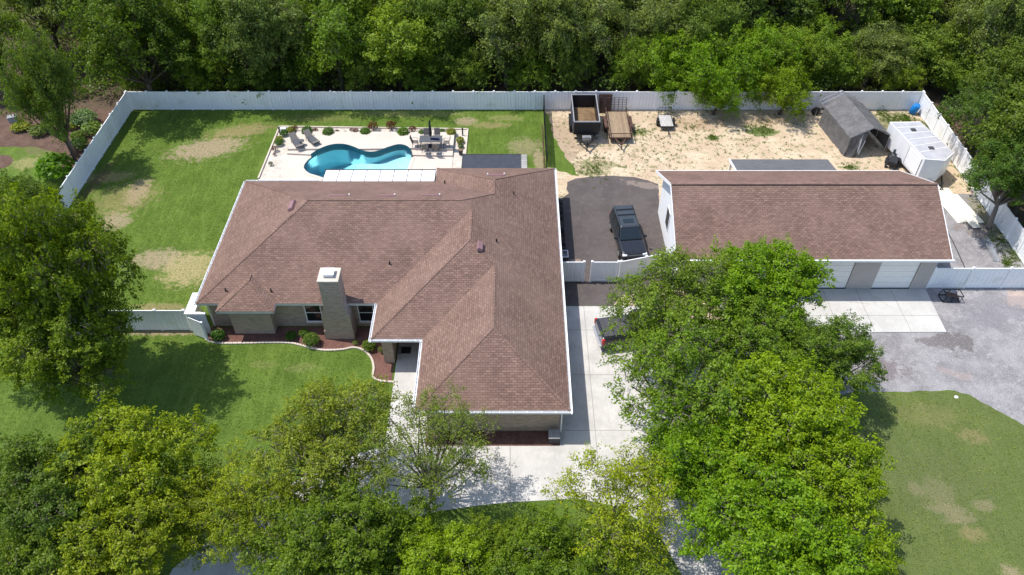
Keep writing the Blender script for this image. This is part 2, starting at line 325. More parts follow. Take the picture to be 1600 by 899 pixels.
class MB:
    def __init__(s): s.v = []; s.f = []
    def add(s, vs, fs):
        b = len(s.v); s.v += [tuple(x) for x in vs]; s.f += [tuple(b + i for i in f) for f in fs]; return s
    def box(s, x0, x1, y0, y1, z0, z1):
        return s.add([(x0, y0, z0), (x1, y0, z0), (x1, y1, z0), (x0, y1, z0), (x0, y0, z1), (x1, y0, z1), (x1, y1, z1), (x0, y1, z1)],
                     [(0, 3, 2, 1), (4, 5, 6, 7), (0, 1, 5, 4), (1, 2, 6, 5), (2, 3, 7, 6), (3, 0, 4, 7)])
    def bar(s, a, b, w, h):
        """rectangular bar from a to b"""
        a = Vector(a); b = Vector(b); d = (b - a).normalized()
        up = Vector((0, 0, 1)) if abs(d.z) < .95 else Vector((0, 1, 0))
        r = d.cross(up).normalized() * w / 2; u = r.cross(d).normalized() * h / 2
        vs = [a - r - u, a + r - u, a + r + u, a - r + u, b - r - u, b + r - u, b + r + u, b - r + u]
        return s.add(vs, [(0, 1, 2, 3), (7, 6, 5, 4), (4, 5, 1, 0), (5, 6, 2, 1), (6, 7, 3, 2), (7, 4, 0, 3)])
    def tube(s, pts, rs, n=8, caps=True):
        rings = []; pts = [Vector(p) for p in pts]
        if isinstance(rs, (int, float)): rs = [rs] * len(pts)
        for i, p in enumerate(pts):
            d = (pts[min(i + 1, len(pts) - 1)] - pts[max(i - 1, 0)]).normalized()
            up = Vector((0, 0, 1)) if abs(d.z) < .9 else Vector((1, 0, 0))
            r = d.cross(up).normalized(); u = r.cross(d)
            rings.append([p + (r * math.cos(2 * math.pi * k / n) + u * math.sin(2 * math.pi * k / n)) * rs[i] for k in range(n)])
        vs = [v for ring in rings for v in ring]; fs = []
        for i in range(len(pts) - 1):
            for k in range(n): fs.append((i * n + k, i * n + (k + 1) % n, (i + 1) * n + (k + 1) % n, (i + 1) * n + k))
        if caps: fs.append(tuple(reversed(range(n)))); fs.append(tuple((len(pts) - 1) * n + k for k in range(n)))
        return s.add(vs, fs)
    def prism(s, poly, z0, z1):
        n = len(poly)
        a = sum(poly[i][0] * poly[(i + 1) % n][1] - poly[(i + 1) % n][0] * poly[i][1] for i in range(n))
        if a < 0: poly = poly[::-1]
        tri = tessellate_polygon([[Vector((x, y, 0)) for x, y in poly]])
        vs = [(x, y, z1) for x, y in poly] + [(x, y, z0) for x, y in poly]
        fs = [tuple(t) for t in tri]; fs = [f if _up(vs, f) else f[::-1] for f in fs]
        fs += [tuple(i + n for i in f[::-1]) for f in fs]
        fs += [(i, i + n, (i + 1) % n + n, (i + 1) % n) for i in range(n)]
        return s.add(vs, fs)
    def sheet(s, poly, z, holes=()):
        loops = [poly] + list(holes); flat = [(x, y, z) for lp in loops for x, y in lp]
        tri = tessellate_polygon([[Vector((x, y, 0)) for x, y in lp] for lp in loops])
        return s.add(flat, [tuple(f) if _up(flat, f) else tuple(f)[::-1] for f in tri])
    def build(s, name, mat, parent=None, smooth=False, bevel=0, uv=False, off=None):
        if parent is not None and off is None and parent.rotation_euler.z == 0 and parent.get('_world'):
            L = parent.location; s.v = [(x - L[0], y - L[1], z - L[2]) for x, y, z in s.v]
        me = bpy.data.meshes.new(name); me.from_pydata(s.v, [], s.f); me.update()
        if mat: me.materials.append(mat)
        if uv: boxuv(me)
        if smooth: me.polygons.foreach_set("use_smooth", [True] * len(me.polygons))
        o = link_mesh(name, me, parent)
        if bevel:
            m = o.modifiers.new("bevel", 'BEVEL'); m.width = bevel; m.segments = 3; m.limit_method = 'ANGLE'
        return o
def _up(vs, f):
    a, b, c = (vs[i] for i in f[:3])
    return (b[0] - a[0]) * (c[1] - a[1]) - (b[1] - a[1]) * (c[0] - a[0]) > 0
def boxuv(me):
    """wall coordinates in metres: along the wall, and up"""
    u = me.uv_layers.new(name="UVMap"); 
    for p in me.polygons:
        n = p.normal
        for li in p.loop_indices:
            c = me.vertices[me.loops[li].vertex_index].co
            if abs(n.z) > .8: u.data[li].uv = (c.x, c.y)
            else:
                h = Vector((n.x, n.y, 0)).normalized(); u.data[li].uv = (-c.x * h.y + c.y * h.x, c.z / max(.2, math.sqrt(1 - n.z ** 2)))
def wthing(name, label, cat, loc, group=None):
    o = thing(name, label, cat, loc, 0, group); o['_world'] = 1; return o
def done(o):
    if '_world' in o: del o['_world']
def smoothpoly(pts, n=6, closed=True):
    out = []; N = len(pts)
    rng = range(N) if closed else range(N - 1)
    for i in rng:
        p0, p1, p2, p3 = (pts[(i + k - 1) % N] if closed else pts[min(max(i + k - 1, 0), N - 1)] for k in range(4))
        for j in range(n):
            t = j / n
            out.append(tuple(.5 * ((2 * p1[a]) + (-p0[a] + p2[a]) * t + (2 * p0[a] - 5 * p1[a] + 4 * p2[a] - p3[a]) * t * t + (-p0[a] + 3 * p1[a] - 3 * p2[a] + p3[a]) * t ** 3) for a in (0, 1)))
    if not closed: out.append(pts[-1])
    return out
def rough_edge(poly, amp, step=.35, seed=0, closed=True):
    rr = random.Random(seed); out = []
    N = len(poly)
    for i in range(N if closed else N - 1):
        a = poly[i]; b = poly[(i + 1) % N]; L = math.dist(a, b); k = max(1, int(L / step))
        for j in range(k):
            t = j / k; x = a[0] + (b[0] - a[0]) * t; y = a[1] + (b[1] - a[1]) * t
            out.append((x + rr.uniform(-amp, amp), y + rr.uniform(-amp, amp)))
    return out

# ------------------------------------------------------------------ the ground and its layers
pool_px = [(475, 263), (479, 254), (489, 245), (503, 237), (520, 231.5), (538, 231), (553, 235), (567, 241), (580, 243), (593, 241), (606, 236), (622, 231.5), (634, 233), (642, 239), (643, 247), (640, 256)]
pool = [at(*p) for p in pool_px]
pool += [(-8.7, 52.9), (-9.3, 51.5), (-11.2, 50.9), (-13.4, 51.0), (-14.6, 51.7), at(497, 276), at(483, 271.5)]
pool = smoothpoly(pool, 5)

MB().sheet([(-300, -150), (300, -150), (300, 400), (-300, 400)], 0, [pool]).build('ground', M['grass'])
bpy.data.objects['ground']['kind'] = 'structure'
def layer(name, poly, z, mat, holes=()):
    o = MB().sheet(poly, z, holes).build(name, mat); o['kind'] = 'structure'; return o
layer('forest_floor', [(-150, 62.7), (150, 62.7), (150, 260), (-150, 260)], .004, M['forest'])
layer('forest_floor', [(36.75, 25), (120, 25), (120, 62.7), (36.75, 62.7)], .004, M['forest'])
layer('mulch_ground', rough_edge([(-80, 57.0), (-40.5, 56.6), (-38.6, 55.8), (-37.3, 53.6), (-35.0, 53.2), (-34.6, 53.4), (-34.6, 62.7), (-80, 62.7)], .10, .6, 3), .006, M['mulch_brown'])
layer('mulch_ground', smoothpoly([at(-20, 246), at(12, 243), at(20, 252), at(8, 262), at(-30, 268)], 5), .006, M['mulch_brown'])
sand = [at(853, 262), at(905, 276), at(897, 262), at(880, 240), at(866, 215), at(861, 195), (2.95, 62.6), (36.6, 62.6), (36.6, 49.5), (30, 47), (11, 47), (11, 49), (4.3, 49.0), (2.75, 49.4), (2.75, 53.6)]
layer('sand_yard', rough_edge(sand, .12, .4, 5), .004, M['sand'])
layer('sand_patch', rough_edge([at(950, 462), at(985, 458), at(1040, 430), at(1150, 430), at(1150, 500), at(1000, 500), at(958, 481)], .1, .4, 6), .004, M['sand'])
yard = [(2.76, 37.56), (6.8, 37.56), (7.6, 38.6), (11.4, 39.3), (11.4, 48.0)] + [at(*p) for p in [(1029, 288), (1012, 282), (990, 277), (960, 275), (925, 276), (900, 279), (887, 285), (885, 296), (889, 302)]] + [(3.9, 49.4), (2.76, 49.3)]
layer('asphalt_yard', rough_edge(yard, .03, .4, 7), .008, M['millings'])
gravel = [(14, 29.6), at(1290, 622), at(1330, 613), at(1400, 613), at(1490, 610), at(1515, 618), at(1545, 634), at(1600, 664), at(1680, 712), (60, 22), (60, 39.1), (36.6, 39.2), (36.6, 50.0), (28.5, 50.3), (28.3, 39.3), (14, 39.2)]
layer('gravel_yard', rough_edge(gravel, .05, .35, 8), .006, M['gravel'])
sp_front = None
lawnr = [at(1180, 640), at(1290, 623.5), at(1330, 614.5), at(1400, 614.5), at(1490, 611.5), at(1515, 619.5), at(1545, 635.5), at(1600, 666), at(1680, 713.5), (60, 20), (60, 2), (14.5, 2), (14.5, 26)]
layer('lawn_right', rough_edge(lawnr, .05, .3, 9), .010, M['grass_right'])
# gravel side yard border sheets
# driveway
drive = [(2.76, 37.5), (9.5, 37.5), (13.5, 35.0), (14.0, 28), (12.5, 24.0), (12.0, 20), (11.6, 14), (9.6, 6), (6.4, 6), (8.0, 14), (8.6, 18.4), (7.6, 21.0), (5.4, 22.4), at(900, 779), at(860, 782), at(800, 785), at(750, 790), at(700, 797), (-4.6, 21.9), (-8.5, 20.6), (-12.2, 17.2), (-13.8, 13), (-14, 6), (-18.4, 6), (-18.2, 13), (-17.2, 18.8), (-13.8, 22.6), (-9.8, 25.4), (-7.3, 26.2), (-7.32, 33.9), (-7.32, 34.5), (-5.0, 34.5), (-5.0, 26.22), (2.76, 26.22)]
MB().prism(drive, -.02, .03).build('driveway', M['concrete'])['kind'] = 'structure'
dj = MB()
for a, b in [((4.86, 22.6), (4.86, 37.5)), ((-.1, 22.3), (-.1, 26.2)), ((9.3, 22), (9.3, 37.4)), ((-7.3, 26.2), (-5, 26.2)), ((-7.3, 30.0), (-5, 30.0)), ((-5.0, 22.4), (-5, 26.2))]:
    dj.bar((*a, .0325), (*b, .0325), .03, .004)
for y in (35.3, 31.5, 27.3): dj.bar((2.8, y, .0325), (9.28, y, .0325), .03, .004)
j = dj.build('driveway_joint', M['joint']); j.parent = bpy.data.objects['driveway']
padp = [at(1478.5, 520), (19.5, at(1478, 520)[1]), (19.5, 39.15), (28.62, 39.15)]
MB().prism(padp, -.02, .06).build('garage_slab', M['pad'])['kind'] = 'structure'
dj = MB()
for x, y0, y1 in [(26.2, 35.15, 39.1), (23.8, 35.15, 39.1), (21.5, 35.15, 39.1)]: dj.bar((x, y0, .0625), (x, y1, .0625), .03, .004)
dj.bar((19.6, 36.6, .0625), (28.5, 36.6, .0625), .03, .004)
cr = random.Random(4)
for x0, y0, dx, dy in [(24.9, 38.4, .15, -.25), (23.0, 37.9, .25, -.04)]:
    p = (x0, y0)
    for k in range(6):
        q = (p[0] + dx * cr.uniform(.4, 1.4), p[1] + dy * cr.uniform(.5, 1.3)); dj.bar((*p, .0625), (*q, .0625), .015, .004); p = q
j = dj.build('slab_joint', M['joint']); j.parent = bpy.data.objects['garage_slab']

# front beds of red mulch with a pale scalloped edging
bedcurve = [at(*p) for p in [(318, 520), (324, 532), (345, 537), (385, 537), (420, 536), (455, 537), (480, 543), (505, 548), (535, 547), (552, 544), (568, 548), (580, 560), (584, 575), (583, 588), (590, 595), (616, 598)]]
bc = smoothpoly(bedcurve, 6, False)
layer('mulch_bed', bc + [(-7.45, 31.0), (-7.45, 35.6), (-19.9, 35.6)], .009, M['mulch'])
ed = MB(); rr = random.Random(2)
acc = 0
for i in range(len(bc) - 1):
    a, b = Vector((*bc[i], 0)), Vector((*bc[i + 1], 0)); L = (b - a).length; n = max(1, round(L / .22))
    for k in range(n):
        p = a.lerp(b, k / n); q = a.lerp(b, (k + .93) / n)
        ed.bar((p.x, p.y, .05), (q.x, q.y, .05), .14, .10 + rr.uniform(-.01, .012))
tag(ed.build('garden_edging', M['coping'], bevel=.015), 'pale scalloped concrete edging curving along the red mulch bed in front of the house', 'edging')
layer('mulch_bed', rough_edge([(-5.0, 26.24), (2.74, 26.24), (2.74, 27.25), (-5.0, 27.25)], .0, 1), .034, M['mulch'])

# ------------------------------------------------------------------ house roof from overlapping hips
EZ = 2.6; SL = .5
rects = [(-20.05, 3.24, 35.2, 48.2), (-8.55, 3.24, 32.16, 47.6), (-5.42, 3.24, 26.78, 41.6), (-5.75, 3.24, 38.6, 49.85), (-18.6, -14.98, 34.49, 39.4)]
def clip(poly, a, b, c):
    """keep a*x+b*y+c >= 0"""
    out = []; n = len(poly)
    for i in range(n):
        p, q = poly[i], poly[(i + 1) % n]; dp = a * p[0] + b * p[1] + c; dq = a * q[0] + b * q[1] + c
        if dp >= 0: out.append(p)
        if (dp > 0 and dq < 0) or (dp < 0 and dq > 0):
            t = dp / (dp - dq); out.append((p[0] + (q[0] - p[0]) * t, p[1] + (q[1] - p[1]) * t))
    ar = abs(sum(out[i][0] * out[(i + 1) % len(out)][1] - out[(i + 1) % len(out)][0] * out[i][1] for i in range(len(out)))) / 2 if len(out) > 2 else 0
    return out if ar > 1e-4 else []
def planes(r):
    x0, x1, y0, y1 = r   # height = a x + b y + c
    return [(SL, 0, -SL * x0), (-SL, 0, SL * x1), (0, SL, -SL * y0), (0, -SL, SL * y1)]
def hip_pieces():
    res = []
    for i, r in enumerate(rects):
        x0, x1, y0, y1 = r; P = planes(r)
        for k in range(4):
            face = [(x0, y0), (x1, y0), (x1, y1), (x0, y1)]
            for m in range(4):
                if m != k and face: face = clip(face, P[m][0] - P[k][0], P[m][1] - P[k][1], P[m][2] - P[k][2])
            pieces = [face] if face else []
            for j, s in enumerate(rects):
                if j == i: continue
                eps = -1e-6 if j < i else 1e-6
                # region where the other roof is higher
                hp = [(q[0] - P[k][0], q[1] - P[k][1], q[2] - P[k][2] - eps) for q in planes(s)]
                new = []
                for pc in pieces:
                    rem = pc
                    for (a, b, c) in hp:
                        if abs(a) < 1e-9 and abs(b) < 1e-9:
                            if c < 0: new.append(rem); rem = []
                            if not rem: break
                            continue
                        outp = clip(rem, -a, -b, -c)
                        if outp: new.append(outp)
                        rem = clip(rem, a, b, c)
                        if not rem: break
                pieces = new
            for pc in pieces: res.append((k, P[k], pc))
    return res
house = wthing('brick_house', 'single storey tan brick house with brown shingled hip roof and a brick chimney', 'house', (-8, 38, 0))
def roofmesh(pieces, name, mat, parent, z0, thick=.12):
    vs = []; fs = []; uvs = []
    for k, P, pc in pieces:
        b = len(vs)
        for x, y in pc:
            z = z0 + P[0] * x + P[1] * y + P[2]; vs.append((x, y, z))
        f = list(range(b, b + len(pc)))
        if not _up(vs, f): f = f[::-1]
        fs.append(tuple(f))
        q = math.sqrt(1 + SL * SL) / SL
        uvs.append([((vs[i][1] if k < 2 else vs[i][0]), (vs[i][2] - z0) * q) for i in f])
    L = parent.location
    me = bpy.data.meshes.new(name); me.from_pydata([(x - L[0], y - L[1], z - L[2]) for x, y, z in vs], [], fs); me.update()
    me.materials.append(mat); ul = me.uv_layers.new(name="UVMap"); i = 0
    for u in uvs:
        for w in u: ul.data[i].uv = w; i += 1
    return link_mesh(name, me, parent)
pcs = hip_pieces()
roof = roofmesh(pcs, 'roof', M['shingle'], house, EZ)
# eave outline
eo = [(-20.05, 35.2), (-18.6, 35.2), (-18.6, 34.49), (-14.98, 34.49), (-14.98, 35.2), (-8.55, 35.2), (-8.55, 32.16), (-5.42, 32.16), (-5.42, 26.78), (3.24, 26.78), (3.24, 49.85), (-5.75, 49.85), (-5.75, 48.2), (-20.05, 48.2)]
MB().prism([(x * .9999, y) for x, y in eo], EZ - .20, EZ - .006).build('fascia', M['soffit'], house)
# hip and ridge caps
RC = [((-20.05, 35.2, 0), (-13.55, 41.7, 3.25)), ((-20.05, 48.2, 0), (-13.55, 41.7, 3.25)), ((-13.55, 41.7, 3.25), (-3.26, 41.7, 3.25)), ((-3.26, 41.7, 3.25), (-1.255, 43.705, 2.2475)),
      ((-1.255, 43.705, 2.2475), (-1.255, 45.355, 2.2475)), ((-1.255, 45.355, 2.2475), (3.24, 49.85, 0)), ((-1.255, 45.355, 2.2475), (-5.75, 49.85, 0)),
      ((-2.655, 38.055, 2.9475), (-2.655, 41.09, 2.9475)), ((-8.55, 32.16, 0), (-2.655, 38.055, 2.9475)), ((-2.655, 38.055, 2.9475), (-1.09, 36.49, 2.165)),
      ((-1.09, 36.49, 2.165), (-1.09, 31.11, 2.165)), ((-1.09, 31.11, 2.165), (3.24, 26.78, 0)), ((-1.09, 31.11, 2.165), (-5.42, 26.78, 0)),
      ((-18.6, 34.49, 0), (-16.79, 36.3, .905)), ((-14.98, 34.49, 0), (-16.79, 36.3, .905)), ((-16.79, 36.3, .905), (-16.79, 37.0, .905))]
rc = MB()
for a, b in RC:
    rc = MB(); a = Vector(a) + Vector((0, 0, EZ + .0)); b = Vector(b) + Vector((0, 0, EZ + .0)); n = max(1, int((b - a).length / .28))
    for k in range(n):
        p = a.lerp(b, k / n); q = a.lerp(b, (k + 1) / n); rc.bar(p + Vector((0, 0, -.020)), q + Vector((0, 0, -.012)), .14, .05)
    rc.build('ridge_cap', M['shingle'], house, uv=True)
def gutter(a, b, side, z=EZ - .08):
    g_ = MB(); a = Vector(a); b = Vector(b); d = (b - a).normalized(); n = Vector((d.y, -d.x)) * side
    q = lambda p, o_, zz: (p.x + n.x * o_, p.y + n.y * o_, zz)
    A, B = a, b
    g_.bar(q(A, .012, z - .0), q(B, .012, z), .015, .13); g_.bar(q(A, .075, z - .06), q(B, .075, z - .06), .12, .012); g_.bar(q(A, .135, z + .005), q(B, .135, z + .005), .025, .13)
    L = (b - a).length; k = int(L / .75)
    for i in range(k + 1):
        p = a.lerp(b, i / k); g_.bar(q(p, 0, z + .055), q(p, .14, z + .055), .03, .012)
    return g_.build('gutter', M['white'], house)
gutter((-20.05, 35.2), (-20.05, 48.2), -1); gutter((3.24, 26.64), (3.24, 49.85), 1)
gutter((-5.42, 26.78), (3.24, 26.78), 1); gutter((-5.42, 26.64), (-5.42, 32.0), -1)
gutter((-8.55, 32.02), (-8.55, 35.2), -1); gutter((-8.55, 32.16), (-4.95, 32.16), 1); gutter((-20.05, 48.2), (-14.5, 48.2), -1)
wo = [(-19.55, 35.7), (-18.1, 35.7), (-18.1, 34.99), (-15.48, 34.99), (-15.48, 35.7), (-8.05, 35.7), (-8.05, 32.5), (-7.40, 32.5), (-7.40, 34.6), (-4.9, 34.6), (-4.9, 27.28), (2.74, 27.28), (2.74, 49.35), (-5.25, 49.35), (-5.25, 47.7), (-19.55, 47.7)]
MB().prism(wo, 0, EZ - .203).build('wall', M['brick'], house, uv=True)
# little ledge course along the brick
lc = MB()
for a, b in [((-4.93, 27.25), (2.77, 27.25))]: lc.bar((*a, .3), (*b, .3), .06, .06)
lc.build('brick_ledge', M['brick'], house, uv=True)
# chimney
ch = MB(); y1 = 35.68
def frust(mb, r0, z0, r1, z1):
    (a, b, c, d), (e, f, g_, h) = r0, r1
    mb.add([(a, c, z0), (b, c, z0), (b, d, z0), (a, d, z0), (e, g_, z1), (f, g_, z1), (f, h, z1), (e, h, z1)], [(0, 3, 2, 1), (4, 5, 6, 7), (0, 1, 5, 4), (1, 2, 6, 5), (2, 3, 7, 6), (3, 0, 4, 7)])
frust(ch, (-12.12, -10.22, 34.52, y1), 0, (-12.12, -10.22, 34.52, y1), .75)
frust(ch, (-12.08, -10.26, 34.56, y1), .75, (-12.08, -10.26, 34.56, y1), 2.0)
frust(ch, (-12.08, -10.26, 34.56, y1), 2.0, (-11.78, -10.58, 34.56, y1), 2.9)
frust(ch, (-11.78, -10.58, 34.56, 35.72), 2.9, (-11.78, -10.58, 34.56, 35.72), 5.05)
cho = ch.build('chimney', M['brick'], house, uv=True)
MB().box(-11.83, -10.53, 34.51, 35.77, 5.05, 5.17).build('chimney_crown', M['coping'], cho, bevel=.02)
fc = MB().box(-11.48, -10.9, 34.9, 35.4, 5.17, 5.38).box(-11.56, -10.82, 34.82, 35.48, 5.38, 5.43); fc.build('flue_cap', M['white'], cho, bevel=.01)
for o in cho.children: o.location = (0, 0, 0)
for cx_ in list(cho.children):    # sub-parts sit in the chimney's own space
    me = cx_.data
    for v_ in me.vertices: v_.co.x -= house.location.x; v_.co.y -= house.location.y
def window(parent, x0, x1, y, z0, z1, mullions=1):
    """window in a wall that faces the camera, at depth y"""
    fr_ = MB(); w = .07
    fr_.box(x0, x1, y - .06, y - .003, z0, z0 + w).box(x0, x1, y - .06, y - .003, z1 - w, z1).box(x0, x0 + w, y - .06, y - .003, z0 + w, z1 - w).box(x1 - w, x1, y - .06, y - .003, z0 + w, z1 - w)
    zm = (z0 + z1) / 2; fr_.box(x0 + w, x1 - w, y - .05, y - .003, zm - .025, zm + .025)
    f_ = fr_.build('window', M['white'], parent)
    g_ = MB().box(x0 + w, x1 - w, y - .03, y - .004, z0 + w, zm - .025).box(x0 + w, x1 - w, y - .03, y - .004, zm + .025, z1 - w)
    L = parent.location; g_.v = [(a - L[0], b - L[1], c - L[2]) for a, b, c in g_.v]; g_.build('pane', M['glass'], f_)
    s_ = MB().box(x0 - .08, x1 + .08, y - .12, y - .002, z0 - .09, z0 - .004); s_.v = [(a - L[0], b - L[1], c - L[2]) for a, b, c in s_.v]; s_.build('sill', M['coping'], f_)
window(house, -13.45, -12.35, 35.7, .45, 2.15); window(house, -10.0, -8.95, 35.7, .45, 2.15)
# front door in the recess
dr = MB().box(-6.9, -5.9, 34.52, 34.597, .03, 2.15).build('door', M['darkgrey'], house)
hd = MB().box(-6.05 - house.location.x, -6.0 - house.location.x, 34.46 - 38, 34.52 - 38, 1.0, 1.2).build('handle', M['steel'], dr)
# roof vents and pipes
def roofz(x, y):
    return EZ + max(min(SL * (x - r[0]), SL * (r[1] - x), SL * (y - r[2]), SL * (r[3] - y)) for r in rects)
def at_roof(px, py, z):
    for _ in range(12):
        x, y = at(px, py, z); z = .5 * z + .5 * roofz(x, y)
    return x, y, z
def slab_on(x, y, w, l, ax, name, mat, h=.12):
    """low box lying on the slope"""
    e = .05; gx = (roofz(x + e, y) - roofz(x - e, y)) / (2 * e); gy = (roofz(x, y + e) - roofz(x, y - e)) / (2 * e)
    n = Vector((-gx, -gy, 1)).normalized(); c = Vector((x, y, roofz(x, y)))
    u = Vector((1, 0, gx)).normalized() if ax == 'x' else Vector((0, 1, gy)).normalized(); v_ = n.cross(u)
    vs = []
    for zz, k in ((0.0, 1), (h, .86)):
        for s1, s2 in ((-1, -1), (1, -1), (1, 1), (-1, 1)): vs.append(c + u * s1 * l / 2 * k + v_ * s2 * w / 2 * k + n * zz)
    m = MB().add(vs, [(0, 3, 2, 1), (4, 5, 6, 7), (0, 1, 5, 4), (1, 2, 6, 5), (2, 3, 7, 6), (3, 0, 4, 7)])
    return m.build(name, mat, house, bevel=.01)
for px, py, ax, w, l in [(457, 323, 'y', .42, 1.0), (749, 386, 'y', .38, .85)]:
    x, y, z = at_roof(px, py, 5); slab_on(x, y, w, l, ax, 'roof_vent', M['vent'], .20)
for px, py in [(528, 306.5), (604, 306.5), (672, 306), (776, 273.5)]:
    x, y, z = at_roof(px, py, 5.2); slab_on(x, y, .32, 1.25, 'x', 'roof_vent', M['vent'], .08)
for px, py in [(546, 306), (617, 306), (687, 306), (762, 273), (788, 273)]:
    x, y, z = at_roof(px, py, 5.2); MB().tube([(x, y, z - .02), (x, y, z + .14)], .05, 8).build('vent_pipe', M['white'], house)
for px, py in [(695, 286), (803, 304), (776, 378), (353, 455), (424, 456), (609, 413)]:
    x, y, z = at_roof(px, py, 4.5); MB().tube([(x, y, z - .05), (x, y, z + .25)], .05, 8).build('vent_pipe', M['black'], house)
# downspouts
for a in [((2.84, 27.18), (2.84, 27.18)), ((-19.62, 35.66), (-19.62, 35.66))]:
    x, y = a[0]; MB().box(x - .04, x + .04, y - .05, y + .05, .1, 2.38).build('downspout', M['white'], house)
# patio roof of white panels
pr = MB(); n = 8; x0, x1 = -14.25, -5.82
for i in range(n):
    a = x0 + (x1 - x0) * i / n + .03; b = x0 + (x1 - x0) * (i + 1) / n - .03
    pr.add([(a, 48.05, 2.62), (b, 48.05, 2.62), (b, 49.6, 2.50), (a, 49.6, 2.50), (a, 48.05, 2.70), (b, 48.05, 2.70), (b, 49.6, 2.58), (a, 49.6, 2.58)], [(0, 3, 2, 1), (4, 5, 6, 7), (0, 1, 5, 4), (1, 2, 6, 5), (2, 3, 7, 6), (3, 0, 4, 7)])
pr.build('patio_roof', M['panelroof'], house)
rb = MB(); rb.box(x0 - .05, x1, 49.61, 49.69, 2.42, 2.62)
for i in range(n + 1): x = x0 + (x1 - x0) * i / n; rb.bar((x, 48.05, 2.63), (x, 49.6, 2.50), .05, .10)
rb.build('patio_beam', M['darkgrey'], house)
pp = MB()
for x in (-14.2, -11.4, -8.6, -5.9): pp.box(x - .05, x + .05, 49.5, 49.6, 0, 2.42)
pp.build('patio_post', M['white'], house)
done(house)

# ------------------------------------------------------------------ detached garage
gar = wthing('detached_garage', 'long white garage with brown shingled gable roof and white roll doors between grey piers', 'garage', (20, 43, 0))
GE, GR_, ry = 3.4, 5.85, 43.45
gx0, gx1, gy0, gy1 = 10.82, 28.95, 38.5, 48.4
sl = (GR_ - GE) / (ry - gy0)
me = bpy.data.meshes.new('roof')
vs = [(gx0, gy0, GE), (gx1, gy0, GE), (gx1, ry, GR_), (gx0, ry, GR_), (gx1, gy1, GE), (gx0, gy1, GE)]
q = math.hypot(1, sl)
g1 = MB(); th = .13
g1.add([(gx0, gy0, GE), (gx1, gy0, GE), (gx1, ry, GR_), (gx0, ry, GR_)], [(0, 1, 2, 3)])
g1.add([(gx0, ry, GR_), (gx1, ry, GR_), (gx1, gy1, GE), (gx0, gy1, GE)], [(0, 1, 2, 3)])
g1.add([(gx0, gy0, GE - th), (gx1, gy0, GE - th), (gx1, ry, GR_ - th), (gx0, ry, GR_ - th)], [(3, 2, 1, 0)])
g1.add([(gx0, ry, GR_ - th), (gx1, ry, GR_ - th), (gx1, gy1, GE - th), (gx0, gy1, GE - th)], [(3, 2, 1, 0)])
ro = g1.build('roof', M['shingle'], gar)
ul = ro.data.uv_layers.new(name="UVMap")
for p in ro.data.polygons:
    for li in p.loop_indices:
        c = ro.data.vertices[ro.data.loops[li].vertex_index].co; ul.data[li].uv = (c.x, (c.z - GE) * q / sl)
rc = MB()
n = 60
for k in range(n):
    a = gx0 + (gx1 - gx0) * k / n; b = gx0 + (gx1 - gx0) * (k + 1) / n
    rc.bar((a, ry, GR_ + .015), (b, ry, GR_ + .027), .22, .04)
rc.build('ridge_cap', M['shingle'], gar, uv=True)
rv = MB().box(12.6, 27.6, ry - .12, ry + .10, GR_ + .02, GR_ + .06); rv.build('ridge_vent', M['shingle'], gar, uv=True)
fa = MB()
for x in (gx0 - .02, gx1 + .02):
    fa.bar((x, gy0 + .02, GE - .08), (x, ry, GR_ - .08), .04, .22); fa.bar((x, ry, GR_ - .08), (x, gy1 - .02, GE - .08), .04, .22)
fa.build('fascia', M['white'], gar)
gt = MB().box(gx0, gx1 + .15, gy0 - .13, gy0 - .004, GE - .17, GE - .02); gt.box(gx0, gx1, gy1 + .004, gy1 + .1, GE - .17, GE - .03)
gt.build('gutter', M['white'], gar, bevel=.01)
wx0, wx1, wy0, wy1 = 11.25, 28.6, 39.3, 47.7
def gab(x0, x1):
    zf = GE + (wy0 - gy0) * sl - .16; zr = GR_ - .16; zb = GE + (gy1 - wy1) * sl - .16
    return MB().add([(x0, wy0, 0), (x0, wy1, 0), (x0, wy1, zb), (x0, ry, zr), (x0, wy0, zf), (x1, wy0, 0), (x1, wy1, 0), (x1, wy1, zb), (x1, ry, zr), (x1, wy0, zf)],
        [(4, 3, 2, 1, 0), (5, 6, 7, 8, 9), (0, 1, 6, 5), (1, 2, 7, 6), (2, 3, 8, 7), (3, 4, 9, 8), (4, 0, 5, 9)])
gab(wx0, wx1).build('wall', M['stucco'], gar)
for a, b in [(23.1, 24.85), (27.5, 28.62), (18.7, 20.4), (14.3, 16.0), (11.22, 11.9)]:
    MB().box(a, b, 39.17, 39.297, 0, 3.5).build('pier', M['stucco_grey'], gar)
for a, b in [(24.85, 27.5), (20.4, 23.1), (16.0, 18.7), (11.9, 14.3)]:
    d_ = MB()
    for k in range(6): d_.box(a + .02, b - .02, 39.24, 39.29 , .06 + k * .53, .06 + k * .53 + .515)
    d_.build('garage_door', M['door'], gar, bevel=.008)
    MB().box(a + .02, b - .02, 39.17, 39.235, .03, .10).build('threshold_shadow', M['darkgrey'], gar)  # charcoal strip stands in for the shadow at the foot of the door
# gable window and lamp on the left gable
gw = MB(); x = wx0
gw.box(x - .05, x - .003, 43.7, 44.8, 1.4, 3.0); wob = gw.build('window', M['white'], gar)
MB().box(x - .06 - 20, x - .05 - 20, 43.78 - 43, 44.72 - 43, 1.48, 2.92).build('pane', M['glass'], wob)
wd = MB().box(x - .05, x - .003, 40.2, 41.2, 0.0, 2.1).build('door', M['door'], gar)
